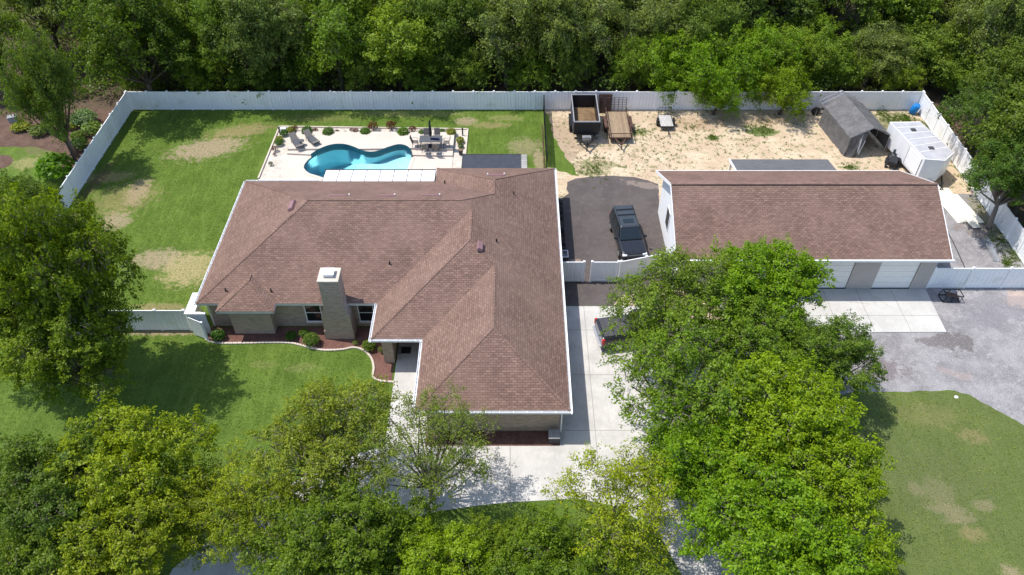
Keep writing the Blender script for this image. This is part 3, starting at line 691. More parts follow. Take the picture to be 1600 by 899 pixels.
# lean-to roof behind
lt = MB().add([(17.0, 51.1, 2.55), (24.6, 51.1, 2.55), (24.6, 47.75, 3.25), (17.0, 47.75, 3.25), (17.0, 51.1, 2.45), (24.6, 51.1, 2.45), (24.6, 47.75, 3.15), (17.0, 47.75, 3.15)], [(0, 3, 2, 1), (4, 5, 6, 7), (0, 1, 5, 4), (1, 2, 6, 5), (2, 3, 7, 6), (3, 0, 4, 7)])
lt.build('lean_to_roof', M['shingle_grey'], gar, uv=True)
MB().bar((16.95, 51.12, 2.5), (16.95, 47.75, 3.2), .07, .2).build('lean_to_fascia', M['white'], gar)
lp = MB()
for xx in (17.1, 20.8, 24.5): lp.box(xx - .06, xx + .06, 50.9, 51.02, 0, 2.45)
lp.build('lean_to_post', M['white'], gar)
MB().box(28.62, 28.70, 39.32, 39.40, .1, 3.2).build('downspout', M['white'], gar)
done(gar)

# ------------------------------------------------------------------ fences
def vinyl_fence(name, label, a, b, h=1.83, pl=1.83, group=None, gates=(), mat=None, lat=False):
    mat = mat or M['vinyl']
    a = Vector(a); b = Vector(b); L = (b - a).length; n = max(1, round(L / pl)); d = (b - a) / n; u = d.normalized()
    t = wthing(name, label, 'fence', (a.x, a.y, 0), group)
    ang = math.atan2(u.y, u.x); nrm = Vector((-u.y, u.x))
    for i in range(n + 1):
        p = a + d * i; m = MB()
        c, s_ = math.cos(ang), math.sin(ang); w = .065
        def sq(w, z0, z1, w1=None):
            w1 = w if w1 is None else w1
            vs = []
            for ww, z in ((w, z0), (w1, z1)):
                for sx, sy in ((-1, -1), (1, -1), (1, 1), (-1, 1)):
                    vs.append((p.x + (c * sx - s_ * sy) * ww, p.y + (s_ * sx + c * sy) * ww, z))
            m.add(vs, [(0, 3, 2, 1), (4, 5, 6, 7), (0, 1, 5, 4), (1, 2, 6, 5), (2, 3, 7, 6), (3, 0, 4, 7)])
        sq(.065, 0, h + .06); sq(.08, h + .06, h + .09); sq(.075, h + .09, h + .15, .01)
        m.build('post', mat, t)
    for i in range(n):
        p = a + d * i + u * .067; q_ = a + d * (i + 1) - u * .067; m = MB()
        m.bar((p.x, p.y, h - .05), (q_.x, q_.y, h - .05), .06, .13); m.bar((p.x, p.y, .12), (q_.x, q_.y, .12), .06, .16)
        nb = max(2, round((q_ - p).length / .29)); e = (q_ - p) / nb
        for k in range(nb):
            r0 = p + e * k + u * .006; r1 = p + e * (k + 1) - u * .006
            m.bar((r0.x, r0.y, (h + .08) / 2), (r1.x, r1.y, (h + .08) / 2), .022, h - .34)
        m.build('panel', mat, t)
    done(t); return t
vinyl_fence('back_fence', 'long white vinyl fence along the wood behind pool and sand yard', (-34.4, 62.55), (36.65, 62.55))
vinyl_fence('side_fence', 'white vinyl fence running from the wood down beside the left lawn', (-34.4, 62.35), (-34.4, 35.4))
vinyl_fence('front_fence', 'white vinyl fence between left tree and the corner of the brick house', (-34.2, 35.32), (-21.1, 35.32))
vinyl_fence('side_fence', 'white vinyl fence along the right edge past the cargo trailer and big trees', (36.65, 62.35), (36.65, 39.3))
vinyl_fence('front_fence', 'white vinyl fence joining the right end of the garage with the gravel in front', (28.75, 39.32), (36.5, 39.32), pl=2.4)
# gate across the yard between house and garage
vinyl_fence('yard_gate', 'white double gate leaf beside the house wall across the dark driveway', (3.2, 39.95), (4.95, 39.95), pl=1.75)
vinyl_fence('yard_gate', 'white gate leaf with paired posts just left of the tree crown on the driveway', (5.5, 39.95), (7.3, 39.95), pl=1.8)
vinyl_fence('yard_fence', 'white fence swinging back from the gate towards the garage behind the tree', (7.5, 40.0), (11.1, 41.0), pl=1.9)
# wide capped enclosure by the house corner
en = wthing('utility_enclosure', 'white enclosure with a wide flat cap at the front left corner of the house', 'enclosure', (-20.5, 35.8, 0))
MB().box(-20.95, -20.3, 34.95, 36.9, 1.78, 1.9).box(-20.3, -19.6, 34.95, 35.15, 1.78, 1.9).build('cap', M['white'], en, bevel=.01)
MB().box(-20.85, -20.75, 35.0, 36.8, 0, 1.78).box(-20.75, -19.65, 35.0, 35.06, 0, 1.78).build('wall', M['vinyl'], en)
done(en)
gt_ = wthing('side_gate', 'white gate standing open beside the mulch bed at the left corner of the house', 'gate', (-20.7, 34.9, 0))
MB().bar((-20.7, 34.85, .9), (-19.75, 34.4, .9), .04, 1.6).build('leaf', M['vinyl'], gt_); MB().box(-19.78, -19.66, 34.32, 34.44, 0, 1.75).build('post', M['vinyl'], gt_); done(gt_)
# chain link fence between lawn and sand
cf = wthing('chain_link_fence', 'black chain link fence dividing the lawn from the sand yard', 'fence', (2.85, 53.4, 0))
for k in range(5):
    y = 53.4 + k * 2.25; MB().tube([(2.85, y, 0), (2.85, y, 1.62)], .04, 8).build('post', M['black'], cf)
MB().tube([(2.85, 53.4, 1.6), (2.85, 62.4, 1.6)], .025, 6).build('top_rail', M['black'], cf)
m = MB()
for k in range(0, 114):
    y = 53.4 + k * .078
    for s_ in (-1, 1):
        z0, z1 = (0.03, 1.58) if s_ > 0 else (1.58, .03)
        y2 = min(y + 1.0, 62.38)
        zz = z0 + (z1 - z0) * (y2 - y); m.bar((2.85 + .01 * s_, y, z0), (2.85 + .01 * s_, y2, zz), .014, .014)
for k in range(9): m.bar((2.85, 53.4, .15 + k * .17), (2.85, 62.38, .15 + k * .17), .014, .014)
m.build('mesh', M['black'], cf)
MB().box(2.62, 2.70, 53.0, 60.0, 0, .1).build('kerb_board', M['rust'], cf)
done(cf)

# ------------------------------------------------------------------ pool and deck
dk_out = [at(437, 199), at(731, 203), (-3.95, 51.3), (-4.0, 49.4), (-20.3, 49.4), at(404, 280)]
bed_in = [at(463, 213), at(700, 213), at(700, 240), (-4.9, 55.2)]
deckF = [(-18.3, 48.25), (-5.0, 48.25), (-5.0, 49.9), (-4.9, 55.0), (-18.9, 55.0), at(425, 279)]
layer('pebble_border', dk_out, .012, M['pebble'], [pool])
# lower deck, with the pool cut out of it
def scaled_pool(g_, poly=pool):
    cx_ = sum(p[0] for p in poly) / len(poly); cy_ = sum(p[1] for p in poly) / len(poly); out = []
    n = len(poly)
    for i in range(n):
        a, b = poly[i - 1], poly[(i + 1) % n]; tx, ty = b[0] - a[0], b[1] - a[1]; L = math.hypot(tx, ty); nx, ny = ty / L, -tx / L
        out.append((poly[i][0] + nx * g_, poly[i][1] + ny * g_))
    return out
ar = sum(pool[i][0] * pool[(i + 1) % len(pool)][1] - pool[(i + 1) % len(pool)][0] * pool[i][1] for i in range(len(pool)))
SG = 1 if ar > 0 else -1
p_in = pool; p_cop = scaled_pool(.28 * SG)
lower = [(-18.3, 48.25), (-4.95, 48.25), (-4.95, 56.4), (-19.0, 56.6)]
lo = MB().sheet(lower, .05, [p_in]); lo = lo.build('pool_deck', M['deck']); lo['kind'] = 'structure'
sk = MB()
for i in range(len(lower)):
    a, b = lower[i], lower[(i + 1) % len(lower)]; sk.add([(*a, -.02), (*b, -.02), (*b, .05), (*a, .05)], [(0, 1, 2, 3)])
sk.build('deck_edge', M['deck'], lo)
# raised rear deck in two steps: built behind the pool's back edge
back = [p for p in pool if p[1] > 54.9]
back.sort(key=lambda p: p[0])
bk = [p for p in pool if p[1] > 54.95]
# order along the back from left to right
idx = [i for i, p in enumerate(pool) if p[1] > 54.95]
run = [pool[i] for i in idx]
if run[0][0] > run[-1][0]: run = run[::-1]
def up_layer(y_left, y_right, z0, z1, name, grow):
    lft = [p for p in run if True]
    edge = [(x, y) for x, y in lft]
    poly = [(-18.9, y_left)] + [(x, y + grow) for x, y in edge if y + grow > min(y_left, y_right) + .02] + [(-4.97, y_right), (-4.97, 58.35), (-18.6, 58.45)]
    o = MB().prism(poly, z0, z1).build(name, M['deck']); o['kind'] = 'structure'; return o
up_layer(at(442, 240)[1] - .25, 55.05, .02, .19, 'deck_step', .03)
up_layer(at(442, 240)[1] + .15, 55.75, .03, .36, 'upper_deck', .04)
# basin
pb = wthing('swimming_pool', 'free form swimming pool of turquoise water behind the house', 'swimming pool', (-12.5, 53.5, 0))
def ringwall(poly, z0, z1, m):
    n = len(poly)
    for i in range(n):
        a, b = poly[i], poly[(i + 1) % n]; m.add([(*a, z0), (*b, z0), (*b, z1), (*a, z1)], [(0, 1, 2, 3)])
    return m
def depth(x):
    t_ = min(1, max(0, (x + 15.2) / 3.6)); t_ = t_ * t_ * (3 - 2 * t_); return -2.0 + t_ * 1.2
N_ = len(pool)
w1 = MB(); ringwall(pool, -.24, -.001, w1); w1.build('waterline_tile', M['tile'], pb)
w2 = MB()
for i in range(N_):
    a, b = pool[i], pool[(i + 1) % N_]; w2.add([(*a, depth(a[0])), (*b, depth(b[0])), (*b, -.24), (*a, -.24)], [(0, 1, 2, 3)])
# floor as a fine grid inside the outline
def inside(x, y, poly):
    c = False; n = len(poly); j_ = n - 1
    for i in range(n):
        xi, yi = poly[i]; xj, yj = poly[j_]
        if (yi > y) != (yj > y) and x < (xj - xi) * (y - yi) / (yj - yi) + xi: c = not c
        j_ = i
    return c
for k in range(46):
    xa = -17.6 + k * .22; xb = xa + .22
    w2.add([(xa, 49.5, depth(xa)), (xb, 49.5, depth(xb)), (xb, 58, depth(xb)), (xa, 58, depth(xa))], [(0, 1, 2, 3)])
w2.build('basin', M['plaster'], pb)
pc_ = [(p[0], p[1]) for p in scaled_pool(-.015 * SG)]
wt = MB(); wt.prism(pc_, -2.2, -.10)
wt.build('water', M['water'], pb)
cp = MB(); 
for i in range(N_):
    a, b = pool[i], pool[(i + 1) % N_]; c, d = p_cop[(i + 1) % N_], p_cop[i]
    if max(a[1], b[1]) > 55.0: continue
    cp.add([(*a, .0), (*b, .0), (*c, .0), (*d, .0), (*a, .075), (*b, .075), (*c, .075), (*d, .075)], [(0, 3, 2, 1), (4, 5, 6, 7), (0, 1, 5, 4), (1, 2, 6, 5), (2, 3, 7, 6), (3, 0, 4, 7)])
cp.build('coping', M['deck'], pb)
bt = MB()
for i in range(len(run) - 1):
    a, b = run[i], run[i + 1]; bt.add([(*a, 0), (*b, 0), (*b, .36), (*a, .36)], [(0, 1, 2, 3)])
    bt.add([(a[0], a[1] + .035, 0), (b[0], b[1] + .035, 0), (b[0], b[1] + .035, .36), (a[0], a[1] + .035, .36)], [(0, 1, 2, 3)])
    bt.add([(a[0], a[1], .36), (b[0], b[1], .36), (b[0], b[1] + .035, .36), (a[0], a[1] + .035, .36)], [(0, 1, 2, 3)])
bt.build('raised_beam_tile', M['tile'], pb)
done(pb)
ek = MB()
eo2 = [at(404, 280), at(437, 199), at(731, 203), (-3.95, 53.0)]
for a, b in zip(eo2, eo2[1:]): ek.bar((*a, .06), (*b, .06), .12, .14)
tag(ek.build('stone_kerb', M['coping']), 'low pale kerb round the pebble border of the pool', 'kerb')

def chaise(label, x, y, rz, g_='chaise longues beside the pool'):
    t = thing('chaise_longue', label, 'lounger', (x, y, .36), rz, g_)
    t.scale = (.9, .9, .9)
    MB().box(-.32, .32, -.95, .35, .30, .335).build('seat', M['lounge'], t, bevel=.01)
    MB().add([(-.32, .36, .30), (.32, .36, .30), (.32, .95, .78), (-.32, .95, .78), (-.32, .33, .34), (.32, .33, .34), (.32, .92, .82), (-.32, .92, .82)], [(0, 3, 2, 1), (4, 5, 6, 7), (0, 1, 5, 4), (1, 2, 6, 5), (2, 3, 7, 6), (3, 0, 4, 7)]).build('backrest', M['lounge_taupe'], t)
    MB().box(-.32, .32, -1.0, -.72, .34, .375).build('foot_pad', M['lounge_taupe'], t, bevel=.01)
    f = MB(); f.tube([(-.35, -1, .3), (-.35, .5, .3)], .022, 6); f.tube([(.35, -1, .3), (.35, .5, .3)], .022, 6); f.tube([(-.35, -1, .3), (.35, -1, .3)], .022, 6)
    f.tube([(-.35, .5, .45), (-.35, -.1, .52)], .022, 6); f.tube([(.35, .5, .45), (.35, -.1, .52)], .022, 6); f.build('frame', M['darkgrey'], t)
    for sx in (-1, 1):
        for yy in (-.85, .45): MB().tube([(sx * .35, yy, 0), (sx * .35, yy, .3)], .022, 6).build('leg', M['darkgrey'], t)
xa, ya = at(463, 222, .6); chaise('grey chaise longue nearest the left corner of the pool deck', xa, ya, R(32))
xa, ya = at(482, 217, .6); xa += .25; chaise('grey chaise longue nearer the green shrub behind the pool', xa, ya, R(40))
st = thing('side_table', 'small round grey side table between the two chaise longues', 'table', (*at(471, 220, .8), .36))
MB().tube([(0, 0, .42), (0, 0, .45)], .24, 16).build('tabletop', M['lounge'], st)
for k in range(3): a = k * 2.1; MB().tube([(.18 * math.cos(a), .18 * math.sin(a), 0), (.1 * math.cos(a), .1 * math.sin(a), .42)], .015, 5).build('leg', M['darkgrey'], st)
# dining set
tx, ty = at(673, 217, 1.1)
tb = thing('dining_table', 'dark grey rectangular dining table on the pool deck with the closed umbrella through it', 'table', (tx, ty, .36))
MB().box(-.95, .95, -.5, .5, .70, .735).build('tabletop', M['lounge'], tb, bevel=.01)
for sx in (-.85, .85):
    for sy in (-.4, .4): MB().box(sx - .03, sx + .03, sy - .03, sy + .03, 0, .70).build('leg', M['darkgrey'], tb)
def chair(label, x, y, rz):
    t = thing('patio_chair', label, 'chair', (x, y, .36), rz, 'chairs round the patio dining table')
    MB().box(-.24, .24, -.24, .24, .42, .46).build('seat', M['lounge_taupe'], t, bevel=.01)
    MB().add([(-.24, .24, .46), (.24, .24, .46), (.24, .40, 1.0), (-.24, .40, 1.0), (-.24, .21, .46), (.24, .21, .46), (.24, .37, 1.0), (-.24, .37, 1.0)], [(0, 1, 2, 3), (7, 6, 5, 4), (0, 4, 5, 1), (3, 2, 6, 7), (1, 5, 6, 2), (0, 3, 7, 4)]).build('backrest', M['lounge_taupe'], t)
    for sx in (-.23, .23):
        for sy in (-.22, .22): MB().tube([(sx, sy, 0), (sx, sy, .42)], .02, 5).build('leg', M['darkgrey'], t)
    f = MB()
    for sx in (-.27, .27): f.tube([(sx, .25, .66), (sx, -.22, .66), (sx, -.24, .02)], .018, 5)
    f.build('armrest', M['darkgrey'], t)
for lb, dx, dy, rz in [('taupe patio chair at the left end of the dining table', -1.35, .0, 90), ('taupe patio chair at the right end of the dining table', 1.3, -.05, -90),
                       ('taupe patio chair behind the table left of the umbrella', -.45, .85, 0), ('taupe patio chair behind the table right of the umbrella', .45, .85, 0),
                       ('taupe patio chair on the pool side of the table, left one', -.45, -.85, 180), ('taupe patio chair on the pool side of the table, right one', .45, -.85, 180)]:
    chair(lb, tx + dx, ty + dy, R(rz))
um = thing('patio_umbrella', 'closed black patio umbrella standing through the dining table', 'umbrella', (tx, ty, .36))
MB().tube([(0, 0, 0), (0, 0, 2.5)], .022, 8).build('pole', M['darkgrey'], um)
MB().tube([(0, 0, 1.05), (.01, 0, 1.3), (0, 0, 1.9), (0, .0, 2.35), (0, 0, 2.52)], [.10, .14, .11, .07, .02], 9).build('canopy', M['black'], um)
MB().tube([(0, 0, 0), (0, 0, .08), (0, 0, .1)], [.28, .27, .1], 14).build('base', M['darkgrey'], um)
bl = thing('folded_cover', 'dark blue folded cover lying on the dining table', 'cover', (tx + .35, ty - .05, 1.1))
MB().box(-.38, .38, -.12, .12, -.004, .05).build('fabric', plain('navy cloth', (.01, .02, .07), .8), bl, bevel=.02)
for lb, px, py in [('short dark bollard light at the pool border left corner', 438, 211), ('short dark bollard light at the right corner of the pool border', 723, 212)]:
    b_ = thing('bollard_light', lb, 'garden light', (*at(px, py), 0), 0, 'bollard lights at the pool border')
    MB().tube([(0, 0, 0), (0, 0, .7)], .06, 10).build('post', M['black'], b_); MB().tube([(0, 0, .7), (0, 0, .78)], .08, 10).build('cap', M['darkgrey'], b_)
b_ = thing('plant_pot', 'grey tapered pot at the right end of the pool step', 'plant pot', (*at(720, 242), 0))
MB().tube([(0, 0, 0), (0, 0, .5)], [.14, .22], 12).build('pot', M['darkgrey'], b_)
MB().tube([(0, 0, .46), (0, 0, .505)], .18, 12).build('soil', M['dirtload'], b_)
b_ = thing('pump_box', 'small white rounded pump housing at the back pool border left corner', 'pump', (*at(445, 206), 0))
MB().box(-.35, .2, -.15, .2, 0, .4).build('housing', M['white'], b_, bevel=.08); MB().tube([(.3, 0, 0), (.3, 0, .45)], .13, 10).build('tank', M['grey'], b_)

# shade screen beside the house and slatted boards
ss = wthing('shade_canopy', 'flat dark shade cloth canopy behind the house right of the pool', 'canopy', (-1.6, 51, 0))
MB().box(-3.85, .68, 49.95, 51.75, 2.50, 2.53).build('cloth', M['mesh_dark'], ss)
f = MB(); f.box(-3.9, -3.84, 49.9, 51.8, 2.45, 2.56).box(.67, .73, 49.9, 51.8, 2.45, 2.56).box(-3.9, .73, 51.75, 51.81, 2.45, 2.56); f.build('frame', M['darkgrey'], ss)
for x in (-3.85, -1.6, .68): MB().box(x - .04, x + .04, 51.7, 51.78, 0, 2.45).build('post', M['darkgrey'], ss)
done(ss)
bo = wthing('board_walk', 'grey board walk beside the dark shade canopy', 'boards', (.95, 54, 0))
MB().box(.60, 1.25, 52.2, 55.4, .0, .05).build('boards', M['slats_grey'], bo); done(bo)
# deck slab for canopy
layer('paver_path', [(-3.9, 49.4), (.6, 49.4), (.6, 54.8), (-3.9, 54.8)], .010, M['pebble'])

# ------------------------------------------------------------------ vehicles
def loft(secs, closed=True):
    """secs: list of lists of (x,y,z), equal counts"""
    m = MB(); n = len(secs[0]); vs = [p for s_ in secs for p in s_]; fs = []
    for i in range(len(secs) - 1):
        for k in range(n): fs.append((i * n + k, i * n + (k + 1) % n, (i + 1) * n + (k + 1) % n, (i + 1) * n + k))
    fs.append(tuple(reversed(range(n)))); fs.append(tuple((len(secs) - 1) * n + k for k in range(n)))
    return m.add(vs, fs)
def sec(y, hw, z0, z1, r=.12, tuck=.93):
    return [(-hw * tuck, y, z0), (hw * tuck, y, z0), (hw, y, z0 + (z1 - z0) * .35), (hw, y, z0 + (z1 - z0) * .7), (hw - r * .6, y, z1 - .03), (hw - r * 1.6, y, z1), (-hw + r * 1.6, y, z1), (-hw + r * .6, y, z1 - .03), (-hw, y, z0 + (z1 - z0) * .7), (-hw, y, z0 + (z1 - z0) * .35)]
def wheel(parent, x, y, r=.39, w=.26):
    t = MB().tube([(x - w / 2, y, r), (x - w / 2 + .03, y, r), (x + w / 2 - .03, y, r), (x + w / 2, y, r)], [r * .88, r, r, r * .88], 20).build('wheel', M['rubber'], parent)
    s_ = 1 if x > 0 else -1
    MB().tube([(x + s_ * (w / 2 + .0), y, r), (x + s_ * (w / 2 + .015), y, r)], [r * .62, r * .5], 14).build('rim', M['steel'], t)
def suv(label, loc, rz):
    t = thing('suv', label, 'car', loc, rz)      # front towards -y
    S_ = [sec(-2.55, .78, .45, .86), sec(-2.46, .93, .34, .98), sec(-2.2, 1.0, .30, 1.06), sec(-1.3, 1.02, .30, 1.14), sec(-.2, 1.02, .30, 1.16), sec(1.5, 1.02, .30, 1.16), sec(2.3, .99, .34, 1.14), sec(2.52, .92, .42, 1.08)]
    loft(S_).build('body', M['paint'], t, smooth=False, bevel=.04)
    def g(y, hw, z0, hw1, z1): return [(-hw, y, z0), (hw, y, z0), (hw1, y, z1), (-hw1, y, z1)]
    cab = MB(); a = [(-.90, -1.15, 1.14), (.90, -1.15, 1.14), (.92, 2.44, 1.14), (-.92, 2.44, 1.14)]; b = [(-.72, -.35, 1.80), (.72, -.35, 1.80), (.76, 2.22, 1.83), (-.76, 2.22, 1.83)]
    cab.add(a + b, [(0, 3, 2, 1), (4, 5, 6, 7), (0, 1, 5, 4), (1, 2, 6, 5), (2, 3, 7, 6), (3, 0, 4, 7)])
    cab.build('cabin', M['paint'], t, bevel=.09)
    MB().add([(-.72, -.38, 1.79), (.72, -.38, 1.79), (.77, 2.25, 1.82), (-.77, 2.25, 1.82), (-.62, -.25, 1.88), (.62, -.25, 1.88), (.66, 2.12, 1.89), (-.66, 2.12, 1.89)], [(0, 3, 2, 1), (4, 5, 6, 7), (0, 1, 5, 4), (1, 2, 6, 5), (2, 3, 7, 6), (3, 0, 4, 7)]).build('roof', M['paint_roof'], t, bevel=.03)
    # glazing: patches just proud of the cabin
    def patch(p, q, r_, s_, name, nrm):
        nn = Vector(nrm).normalized() * .015
        vs = [Vector(x) + nn for x in (p, q, r_, s_)]; vs2 = [v_ - nn * 1.6 for v_ in vs]
        return MB().add(vs + vs2, [(0, 1, 2, 3), (7, 6, 5, 4), (0, 4, 5, 1), (1, 5, 6, 2), (2, 6, 7, 3), (3, 7, 4, 0)]).build(name, M['glass'], t)
    patch((-.80, -1.08, 1.20), (.80, -1.08, 1.20), (.67, -.44, 1.73), (-.67, -.44, 1.73), 'windscreen', (0, -.64, .8))
    patch((.78, 2.41, 1.25), (-.78, 2.41, 1.25), (-.68, 2.26, 1.70), (.68, 2.26, 1.70), 'rear_window', (0, 1, .3))
    for sx in (-1, 1):
        for y0, y1, c0, c1 in ((-.75, .15, .45, 0), (.22, 1.2, 0, 0), (1.27, 2.2, 0, .1)):
            p = [(sx * .905, y0, 1.22), (sx * .915, y1, 1.22), (sx * .79, y1 - c1, 1.68), (sx * .785, y0 + c0, 1.68)]
            if sx < 0: p = p[::-1]
            patch(*p, 'side_window', (sx, 0, .25))
        MB().box(sx * 1.03 - .02 if sx > 0 else -1.25, 1.25 if sx > 0 else sx * 1.03 + .02, -.88, -.72, 1.12, 1.28).build('mirror', M['paint'], t, bevel=.03)
        MB().tube([(sx * .68, -.1, 1.93), (sx * .70, 2.05, 1.95)], .02, 6).build('roof_rail', M['black'], t)
        hl = MB().box(min(sx * .58, sx * .92), max(sx * .58, sx * .92), -2.56, -2.36, .80, .96).build('headlight', M['lamp'], t, bevel=.03)
        MB().box(min(sx * .76, sx * .90), max(sx * .76, sx * .90), 2.46, 2.56, .75, 1.02).build('tail_light', M['red'], t, bevel=.02)
        for y in (-1.62, 1.55): wheel(t, sx * .90, y)
    MB().box(-.55, .55, -2.60, -2.5, .62, .90).build('grille', M['darkgrey'], t, bevel=.02)
    MB().box(-.85, .85, -2.62, -2.4, .36, .52).build('bumper', M['darkgrey'], t, bevel=.04)
    MB().box(-.40, .40, .02, .50, 1.885, 1.905).build('sunroof', M['glass'], t, bevel=.01)
    for y in (.95, 1.6): MB().bar((-.69, y, 1.96), (.69, y, 1.96), .06, .04).build('cross_bar', M['black'], t)
    return t
cxy = at(981, 361, 1.0)
suv('black suv with bluish sky-tinted roof and sunroof parked on the dark asphalt beside the garage', (cxy[0], cxy[1] - .1, .008), R(6)).scale = (.96, .96, .96)
def pickup(label, loc, rz):
    t = thing('pickup_truck', label, 'pickup truck', loc, rz)     # front towards +y
    S_ = [sec(-2.85, .95, .5, 1.22), sec(-2.75, 1.0, .42, 1.25), sec(-1.0, 1.01, .38, 1.25), sec(1.5, 1.01, .36, 1.22), sec(2.6, .98, .38, 1.12), sec(2.85, .85, .45, .98)]
    loft(S_).build('body', M['paint'], t, bevel=.03)
    cab = MB(); a = [(-.90, -.75, 1.2), (.90, -.75, 1.2), (.90, 1.45, 1.2), (-.90, 1.45, 1.2)]; b = [(-.74, -.55, 1.86), (.74, -.55, 1.86), (.72, .75, 1.86), (-.72, .75, 1.86)]
    cab.add(a + b, [(0, 3, 2, 1), (4, 5, 6, 7), (0, 1, 5, 4), (1, 2, 6, 5), (2, 3, 7, 6), (3, 0, 4, 7)]); cab.build('cabin', M['paint'], t, bevel=.05)
    MB().box(-.78, .78, -2.68, -.85, 1.25, 1.30).build('bed_cover', M['darkgrey'], t, bevel=.02)
    for k in (-2.05, -1.45): MB().box(-.78, .78, k - .02, k + .02, 1.30, 1.312).build('cover_seam', M['black'], t)
    for sx in (-1, 1):
        MB().box(min(sx * .86, sx * 1.015), max(sx * .86, sx * 1.015), -2.88, -2.70, .78, 1.2).build('tail_light', M['red'], t, bevel=.02)
        MB().box(min(sx * 1.03, sx * 1.25), max(sx * 1.03, sx * 1.25), .85, 1.0, 1.15, 1.35).build('mirror', M['paint'], t, bevel=.03)
        MB().add([(sx * .905, -.6, 1.27), (sx * .905, 1.1, 1.27), (sx * .79, .75, 1.75), (sx * .79, -.5, 1.75)], [(0, 1, 2, 3)] if sx > 0 else [(3, 2, 1, 0)]).build('side_window', M['glass'], t)
        for y in (-1.75, 1.75): wheel(t, sx * .90, y)
    MB().box(-.9, .9, -3.0, -2.84, .45, .62).build('bumper', M['steel'], t, bevel=.03)
    MB().add([(.72, -.77, 1.30), (-.72, -.77, 1.30), (-.66, -.60, 1.78), (.66, -.60, 1.78)], [(3, 2, 1, 0)]).build('rear_window', M['glass'], t)
    MB().add([(-.8, 1.40, 1.26), (.8, 1.40, 1.26), (.68, .82, 1.80), (-.68, .82, 1.80)], [(0, 1, 2, 3), (3, 2, 1, 0)][:1]).build('windscreen', M['glass'], t)
    return t
pk = at(932, 505, 1.2)
pickup('black pickup truck with covered bed, tail showing beneath the tree on the pale driveway', (8.35, 34.75, .03), R(-80))

# dump trailer
dt = wthing('dump_trailer', 'black high sided dump trailer with brown dirt inside at the back fence', 'trailer', (6.3, 59.5, 0))
x0, x1, y0, y1 = 5.25, 7.38, 57.35, 61.7
MB().box(x0, x1, y0, y0 + .07, .75, 2.0).box(x0, x1, y1 - .07, y1, .75, 2.0).box(x0, x0 + .07, y0 + .07, y1 - .07, .75, 2.0).box(x1 - .07, x1, y0 + .07, y1 - .07, .75, 2.0).build('box_side', M['black'], dt)
MB().box(x0 + .07, x1 - .07, y0 + .07, y1 - .07, .75, .82).build('floor', M['rust'], dt)
rm = MB(); rm.box(x0 - .04, x1 + .04, y0 - .05, y0 + .03, 1.95, 2.06).box(x0 - .04, x1 + .04, y1 - .03, y1 + .05, 1.95, 2.06).box(x0 - .05, x0 + .03, y0 + .03, y1 - .03, 1.95, 2.06).box(x1 - .03, x1 + .05, y0 + .03, y1 - .03, 1.95, 2.06)
for k in range(6):
    y = y0 + .35 + k * .72; rm.box(x0 - .05, x0, y, y + .07, .75, 1.95).box(x1, x1 + .05, y, y + .07, .75, 1.95)
rm.build('top_rail', M['grey'], dt)
ld = MB(); nx, ny = 12, 20; rr = random.Random(7); vs = []
for j in range(ny + 1):
    for i in range(nx + 1):
        u_, v_ = i / nx, j / ny; z = .84 + .45 * math.exp(-((u_ - .5) ** 2 * 7 + (v_ - .25) ** 2 * 8)) + rr.uniform(0, .05)
        vs.append((x0 + .08 + (x1 - x0 - .16) * u_, y0 + .08 + (y1 - y0 - .16) * v_, z))
ld.add(vs, [(j * (nx + 1) + i, j * (nx + 1) + i + 1, (j + 1) * (nx + 1) + i + 1, (j + 1) * (nx + 1) + i) for j in range(ny) for i in range(nx)])
ld.build('dirt', M['dirtload'], dt, smooth=True)
ch_ = MB().bar((5.6, 61.5, .62), (5.6, 57.0, .62), .1, .18).bar((7.05, 61.5, .62), (7.05, 57.0, .62), .1, .18)
ch_.bar((5.6, 57.0, .62), (6.32, 55.9, .60), .1, .15).bar((7.05, 57.0, .62), (6.32, 55.9, .60), .1, .15).bar((5.3, 57.0, .62), (7.3, 57.0, .62), .12, .15).bar((6.32, 56.0, .6), (6.32, 55.6, .6), .12, .1)
ch_.build('chassis', M['black'], dt)
MB().box(5.95, 6.7, 56.6, 56.95, .66, .95).build('tool_box', M['steel'], dt, bevel=.02)
MB().tube([(6.32, 55.95, 0), (6.32, 55.95, .95)], .05, 8).build('jack', M['black'], dt)
for x in (5.12, 7.51):
    MB().box(x - .14, x + .14, 58.6, 60.6, .78, .82).build('fender', M['black'], dt)
    for y in (59.15, 60.0):
        w_ = MB().tube([(x - .11, y, .37), (x + .11, y, .37)], .37, 16).build('wheel', M['rubber'], dt)
done(dt)
# utility trailer
ut = wthing('utility_trailer', 'rusty open utility trailer with weathered plank deck and raised mesh ramp', 'trailer', (9.25, 59.4, 0))
x0, x1, y0, y1 = 8.36, 10.14, 57.2, 61.3
MB().box(x0, x1, y0, y1, .52, .57).build('deck', M['wood'], ut)
f = MB()
for x in (x0 - .04, x1 + .04):
    f.bar((x, y0, .5), (x, y1, .5), .07, .16); f.bar((x, y0, .98), (x, y1, .98), .05, .05)
    for k in range(5): y = y0 + k * (y1 - y0) / 4; f.bar((x, y, .5), (x, y, .98), .05, .05)
f.bar((x0, y0 - .04, .5), (x1, y0 - .04, .5), .07, .16); f.bar((x0, y0 - .04, .98), (x1, y0 - .04, .98), .05, .05)
for k in range(14): x = x0 + k * (x1 - x0) / 13; f.bar((x, y0 - .04, .55), (x, y0 - .04, .98), .02, .02)
f.build('frame', M['rust'], ut)
f = MB()
for k in range(6): x = x0 + k * (x1 - x0) / 5; f.bar((x, y1 + .05, .55), (x, y1 + .25, 1.85), .04, .04)
for k in range(9): z = k / 8; f.bar((x0, y1 + .05 + .2 * z, .55 + 1.3 * z), (x1, y1 + .05 + .2 * z, .55 + 1.3 * z), .022, .022)
